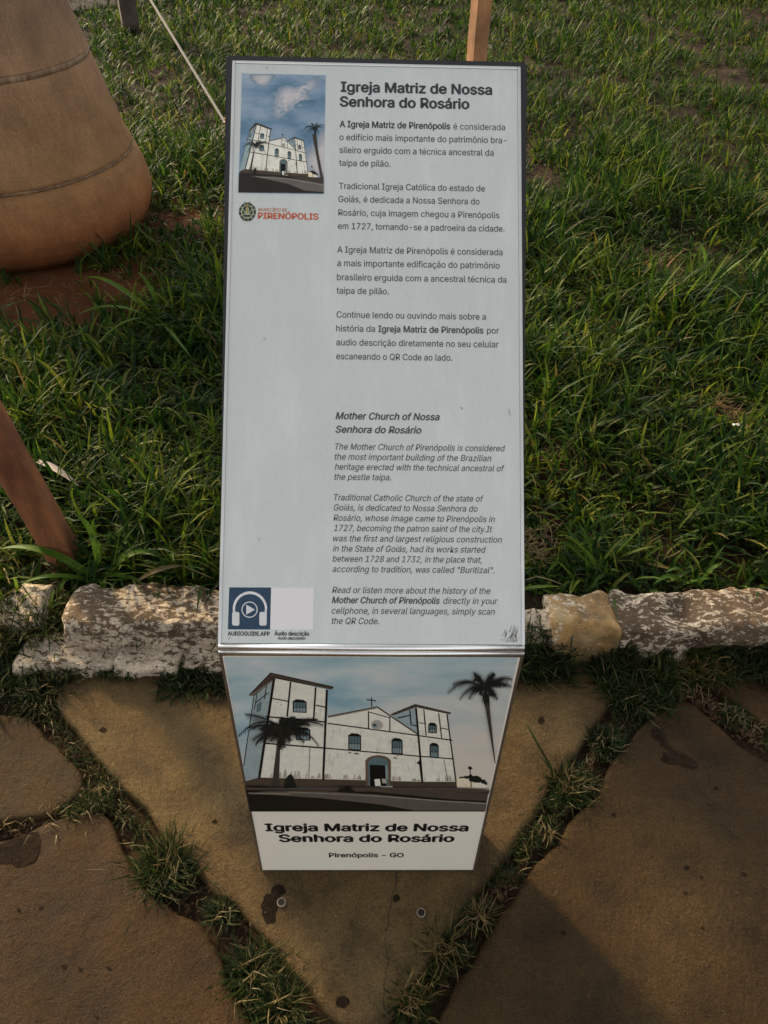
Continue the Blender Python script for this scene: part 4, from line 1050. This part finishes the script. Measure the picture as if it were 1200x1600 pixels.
# audio guide sticker
SX = lambda p: PT(340+p[0]/6.667, 900+p[1]/6.667)
NAVY = (.035, .07, .12); WHT = (.80, .78, .78)
st = [(NAVY, [(122, 118), (557, 120), (547, 558), (108, 556)])]
outer = [(152, 500), (160, 360)]+[(338+180*math.cos(math.pi-a), 345-185*math.sin(a)) for a in np.linspace(.08, math.pi-.08, 24)]+[(514, 360), (512, 500)]
inner = [(486, 500), (492, 360)]+[(338+156*math.cos(a), 348-160*math.sin(a)) for a in np.linspace(.08, math.pi-.08, 24)]+[(184, 360), (176, 500)]
st += [(WHT, outer+inner)]
def rbox(x0, y0, x1, y1, r): return [(x1-r+r*math.cos(a), y1-r+r*math.sin(a)) for a in np.linspace(0, math.pi/2, 5)]+[(x0+r-r*math.sin(a), y1-r+r*math.cos(a)) for a in np.linspace(0, math.pi/2, 5)]+[(x0+r-r*math.cos(a), y0+r-r*math.sin(a)) for a in np.linspace(0, math.pi/2, 5)]+[(x1-r+r*math.sin(a), y0+r-r*math.cos(a)) for a in np.linspace(0, math.pi/2, 5)]
st += [(WHT, rbox(152, 374, 228, 516, 20)), (WHT, rbox(436, 374, 512, 516, 20)), (WHT, ell(334, 350, 84, 84, 36)), (NAVY, ell(334, 350, 74, 74, 36)), (WHT, [(300, 298), (390, 350), (300, 402)])]
printed('audio_guide_mark', xm(st, SX), MT, top, step=.00006, label='navy square with white headphones and play triangle')
printed('blank_white_square', xm([(flat_mat('clean_white_film', (.82, .79, .78), .35), [(559, 120), (1003, 122), (995, 558), (549, 558)])], SX), MT, top)
# scuffs in the lower right corner of the panel
sc_ = []
for i in range(26):
    x = rng.uniform(782, 808); y = rng.uniform(985, 1004); L = rng.uniform(3, 22)*(x-775)/35; c = rng.choice([0, 1]); sc_.append((((.12, .10, .08), (.35, .34, .32))[c], line((x, y), (x+rng.uniform(1, 5), y-L), rng.uniform(.5, 2.2), .2)))
sc_ += [((.46, .47, .45), [(788, 1003), (797, 992), (804, 975), (807, 985), (808, 1004)])]
sc_ = sc_[-1:]+sc_[:-1]
sc_ += [((.4, .42, .42), line((795, 640), (797, 650), 2, 1)), ((.45, .46, .46), line((719, 636), (723, 640), 2)), ((.5, .5, .5), line((404, 840), (406, 845), 2)), ((.4, .4, .4), line((357, 999), (360, 995), 1.5)), ((.45, .46, .44), line((412, 528), (414, 531), 2)), ((.4, .42, .42), line((416, 105), (418, 108), 2.2))]
printed('scuff_mark', [(c, [PT(*p) for p in pts]) for c, pts in sc_], MT, top, step=.00001, base=.0006)['kind'] = 'stuff'

# ---- lettering
FONT = None
try:
    import os
    FONT = bpy.data.fonts.load(os.path.join(bpy.utils.resource_path('LOCAL'), 'datafiles', 'fonts', 'Inter.woff2'))
except Exception:
    FONT = None
def text_mesh(s, shear=0.0):
    cu = bpy.data.curves.new('t', 'FONT'); cu.body = s; cu.size = 1; cu.shear = shear; cu.resolution_u = 3
    if FONT: cu.font = FONT
    to = bpy.data.objects.new('t', cu); COL.objects.link(to)
    bpy.context.view_layer.update()
    me = bpy.data.meshes.new_from_object(to.evaluated_get(bpy.context.evaluated_depsgraph_get()))
    bpy.data.objects.remove(to); bpy.data.curves.remove(cu)
    co = np.empty(len(me.vertices)*3); me.vertices.foreach_get('co', co); co = co.reshape(-1, 3)
    return me, co
CAPH = None
def put_text(segs, x0, y0, x1, caph, P, M, parent, col, shear=0.0, name='text_line', z=.0008, rough=.4):
    """segs: (string, bold) runs set on one baseline from photo point (x0,y0) to x1; caph in metres on the plate"""
    global CAPH
    if CAPH is None:
        me, co = text_mesh('H'); CAPH = co[:, 1].max()
    u0, v0 = P(x0, y0); u1, _ = P(x1, y0)
    runs = []; x = 0.0
    for s, b in segs:
        me, co = text_mesh(s, shear); core = co.copy(); core[:, 0] += x; adv = co[:, 0].max()+(.27 if len(segs) > 1 else 0)
        runs.append((me, core, b)); x += adv
    xmin = min(c[:, 0].min() for _, c, _b in runs); xmax = max(c[:, 0].max() for _, c, _b in runs)
    sx = (u1-u0)/(xmax-xmin); sy = caph/CAPH
    V = []; F = []
    for me, c, b in runs:
        offs = [(0, 0)] if b < .003 else [(-b, 0), (b, 0), (0, b*.8), (0, -b*.8), (0, 0)]
        for q, (dx, dy) in enumerate(offs):
            k = len(V)
            for p in c: V.append((u0+(p[0]+dx-xmin)*sx, v0+(p[1]+dy)*sy, z+q*.000006))
            for p in me.polygons: F.append(tuple(k+i for i in p.vertices))
        bpy.data.meshes.remove(me)
    o = mesh_obj(name, V, F, pm(col, rough)); o.parent = parent
    return o
INK = (.085, .095, .10); INKB = (.05, .055, .06)
BD = .022; BH = .03
rows = [([('Igreja Matriz de Nossa', BH)], 533, 143.5, 768, 15.2, INKB, 0), ([('Senhora do Rosário', BH)], 531.7, 166.5, 732.5, 15.2, INKB, 0),
 ([('A Igreja Matriz de Pirenópolis', BD), ('é considerada', .0)], 531, 199, 788.8, 9.8, INKB, 0), ([('o edifício mais importante do patrimônio bra-', .006)], 530.4, 219.3, 791, 9.6, INK, 0),
 ([('sileiro erguido com a técnica ancestral da', .006)], 530.4, 239.3, 771, 9.6, INK, 0), ([('taipa de pilão.', .006)], 530, 259.5, 610, 9.6, INK, 0),
 ([('Tradicional Igreja Católica do estado de', .006)], 529.6, 295.5, 757.5, 9.6, INK, 0), ([('Goiás, é dedicada a Nossa Senhora do', .006)], 528.8, 316, 749, 9.6, INK, 0),
 ([('Rosário, cuja imagem chegou a Pirenópolis', .006)], 528.8, 337, 780, 9.6, INK, 0), ([('em 1727, tornando-se a padroeira da cidade.', .006)], 528, 358, 788, 9.6, INK, 0),
 ([('A Igreja Matriz de Pirenópolis é considerada', .006)], 527, 395, 785, 9.8, INK, 0), ([('a mais importante edificação do patrimônio', .006)], 527, 416, 780.5, 9.8, INK, 0),
 ([('brasileiro erguida com a ancestral técnica da', .006)], 526.7, 438, 791, 9.8, INK, 0), ([('taipa de pilão.', .006)], 526, 459, 607.5, 9.8, INK, 0),
 ([('Continue lendo ou ouvindo mais sobre a', .006)], 526, 496.5, 759, 9.8, INK, 0), ([('história da', .006), ('Igreja Matriz de Pirenópolis', BD), ('por', .006)], 525.5, 518, 779.5, 9.8, INK, 0),
 ([('audio descrição diretamente no seu celular', .006)], 525.4, 539.7, 779, 9.8, INK, 0), ([('escaneando o QR Code ao lado.', .006)], 525.4, 561.5, 706.5, 9.8, INK, 0),
 ([('Mother Church of Nossa', BD)], 524.6, 655, 686.7, 10.6, INK, .22), ([('Senhora do Rosário', BD)], 524.6, 676, 658, 10.6, INK, .22),
 ([('The Mother Church of Pirenópolis is considered', .004)], 523.8, 702.5, 789, 9.6, INK, .22), ([('the most important building of the Brazilian', .004)], 523, 718.3, 767.5, 9.6, INK, .22),
 ([('heritage erected with the technical ancestral of', .004)], 523, 734, 788, 9.6, INK, .22), ([('the pestle taipa.', .004)], 522.5, 749.8, 611, 9.6, INK, .22),
 ([('Traditional Catholic Church of the state of', .004)], 522, 781.8, 755.5, 9.6, INK, .22), ([('Goiás, is dedicated to Nossa Senhora do', .004)], 521.7, 797.6, 746, 9.6, INK, .22),
 ([('Rosário, whose image came to Pirenópolis in', .004)], 521, 813.7, 773, 9.6, INK, .22), ([('1727, becoming the patron saint of the city.It', .004)], 521.7, 829.6, 769, 9.6, INK, .22),
 ([('was the first and largest religious construction', .004)], 520.4, 845.8, 784, 9.6, INK, .22), ([('in the State of Goiás, had its works started', .004)], 520, 861.7, 759, 9.6, INK, .22),
 ([('between 1728 and 1732, in the place that,', .004)], 519.6, 877.6, 752.5, 9.6, INK, .22), ([('according to tradition, was called "Buritizal".', .004)], 519.6, 893.7, 772.5, 9.6, INK, .22),
 ([('Read or listen more about the history of the', .004)], 519, 926.5, 766, 9.8, INK, .22), ([('Mother Church of Pirenópolis', BD), ('directly in your', .004)], 518.8, 942.3, 777.5, 9.8, INK, .22),
 ([('cellphone, in several languages, simply scan', .004)], 518.3, 958.8, 773, 9.8, INK, .22), ([('the QR Code.', .004)], 518.3, 974.8, 592, 9.8, INK, .22),
 ([('AUDIOGUIDE.APP', BH)], 356.2, 992.8, 421.3, 6.2, INKB, 0), ([('Áudio descrição', BH)], 429, 992.8, 483, 6.2, INKB, 0), ([('Audio description', BD)], 434, 999.2, 477, 4.6, INKB, .22),
 ([('MUNICÍPIO DE', .01)], 404, 330.3, 448.5, 5.0, (.62, .18, .09), 0), ([('PIRENÓPOLIS', BH)], 403.5, 341.8, 497, 9.2, (.62, .13, .05), 0)]
for segs, x0, y0, x1, cap, col, sh in rows:
    ch = PT(x0, y0-cap)[1]-PT(x0, y0)[1]
    put_text(segs, x0, y0, x1, ch, PT, MT, top, col, sh)
for segs, x0, y0, x1, cap in [([('Igreja Matriz de Nossa', .034)], 416, 1297.8, 730, 11.2), ([('Senhora do Rosário', .034)], 437.5, 1314.6, 708, 11.0), ([('Pirenópolis - GO', .026)], 514.6, 1338.8, 630, 6.6)]:
    ch = PF(x0, y0-cap)[1]-PF(x0, y0)[1]
    put_text(segs, x0, y0, x1, ch, PF, MF, front, (.012, .012, .012))
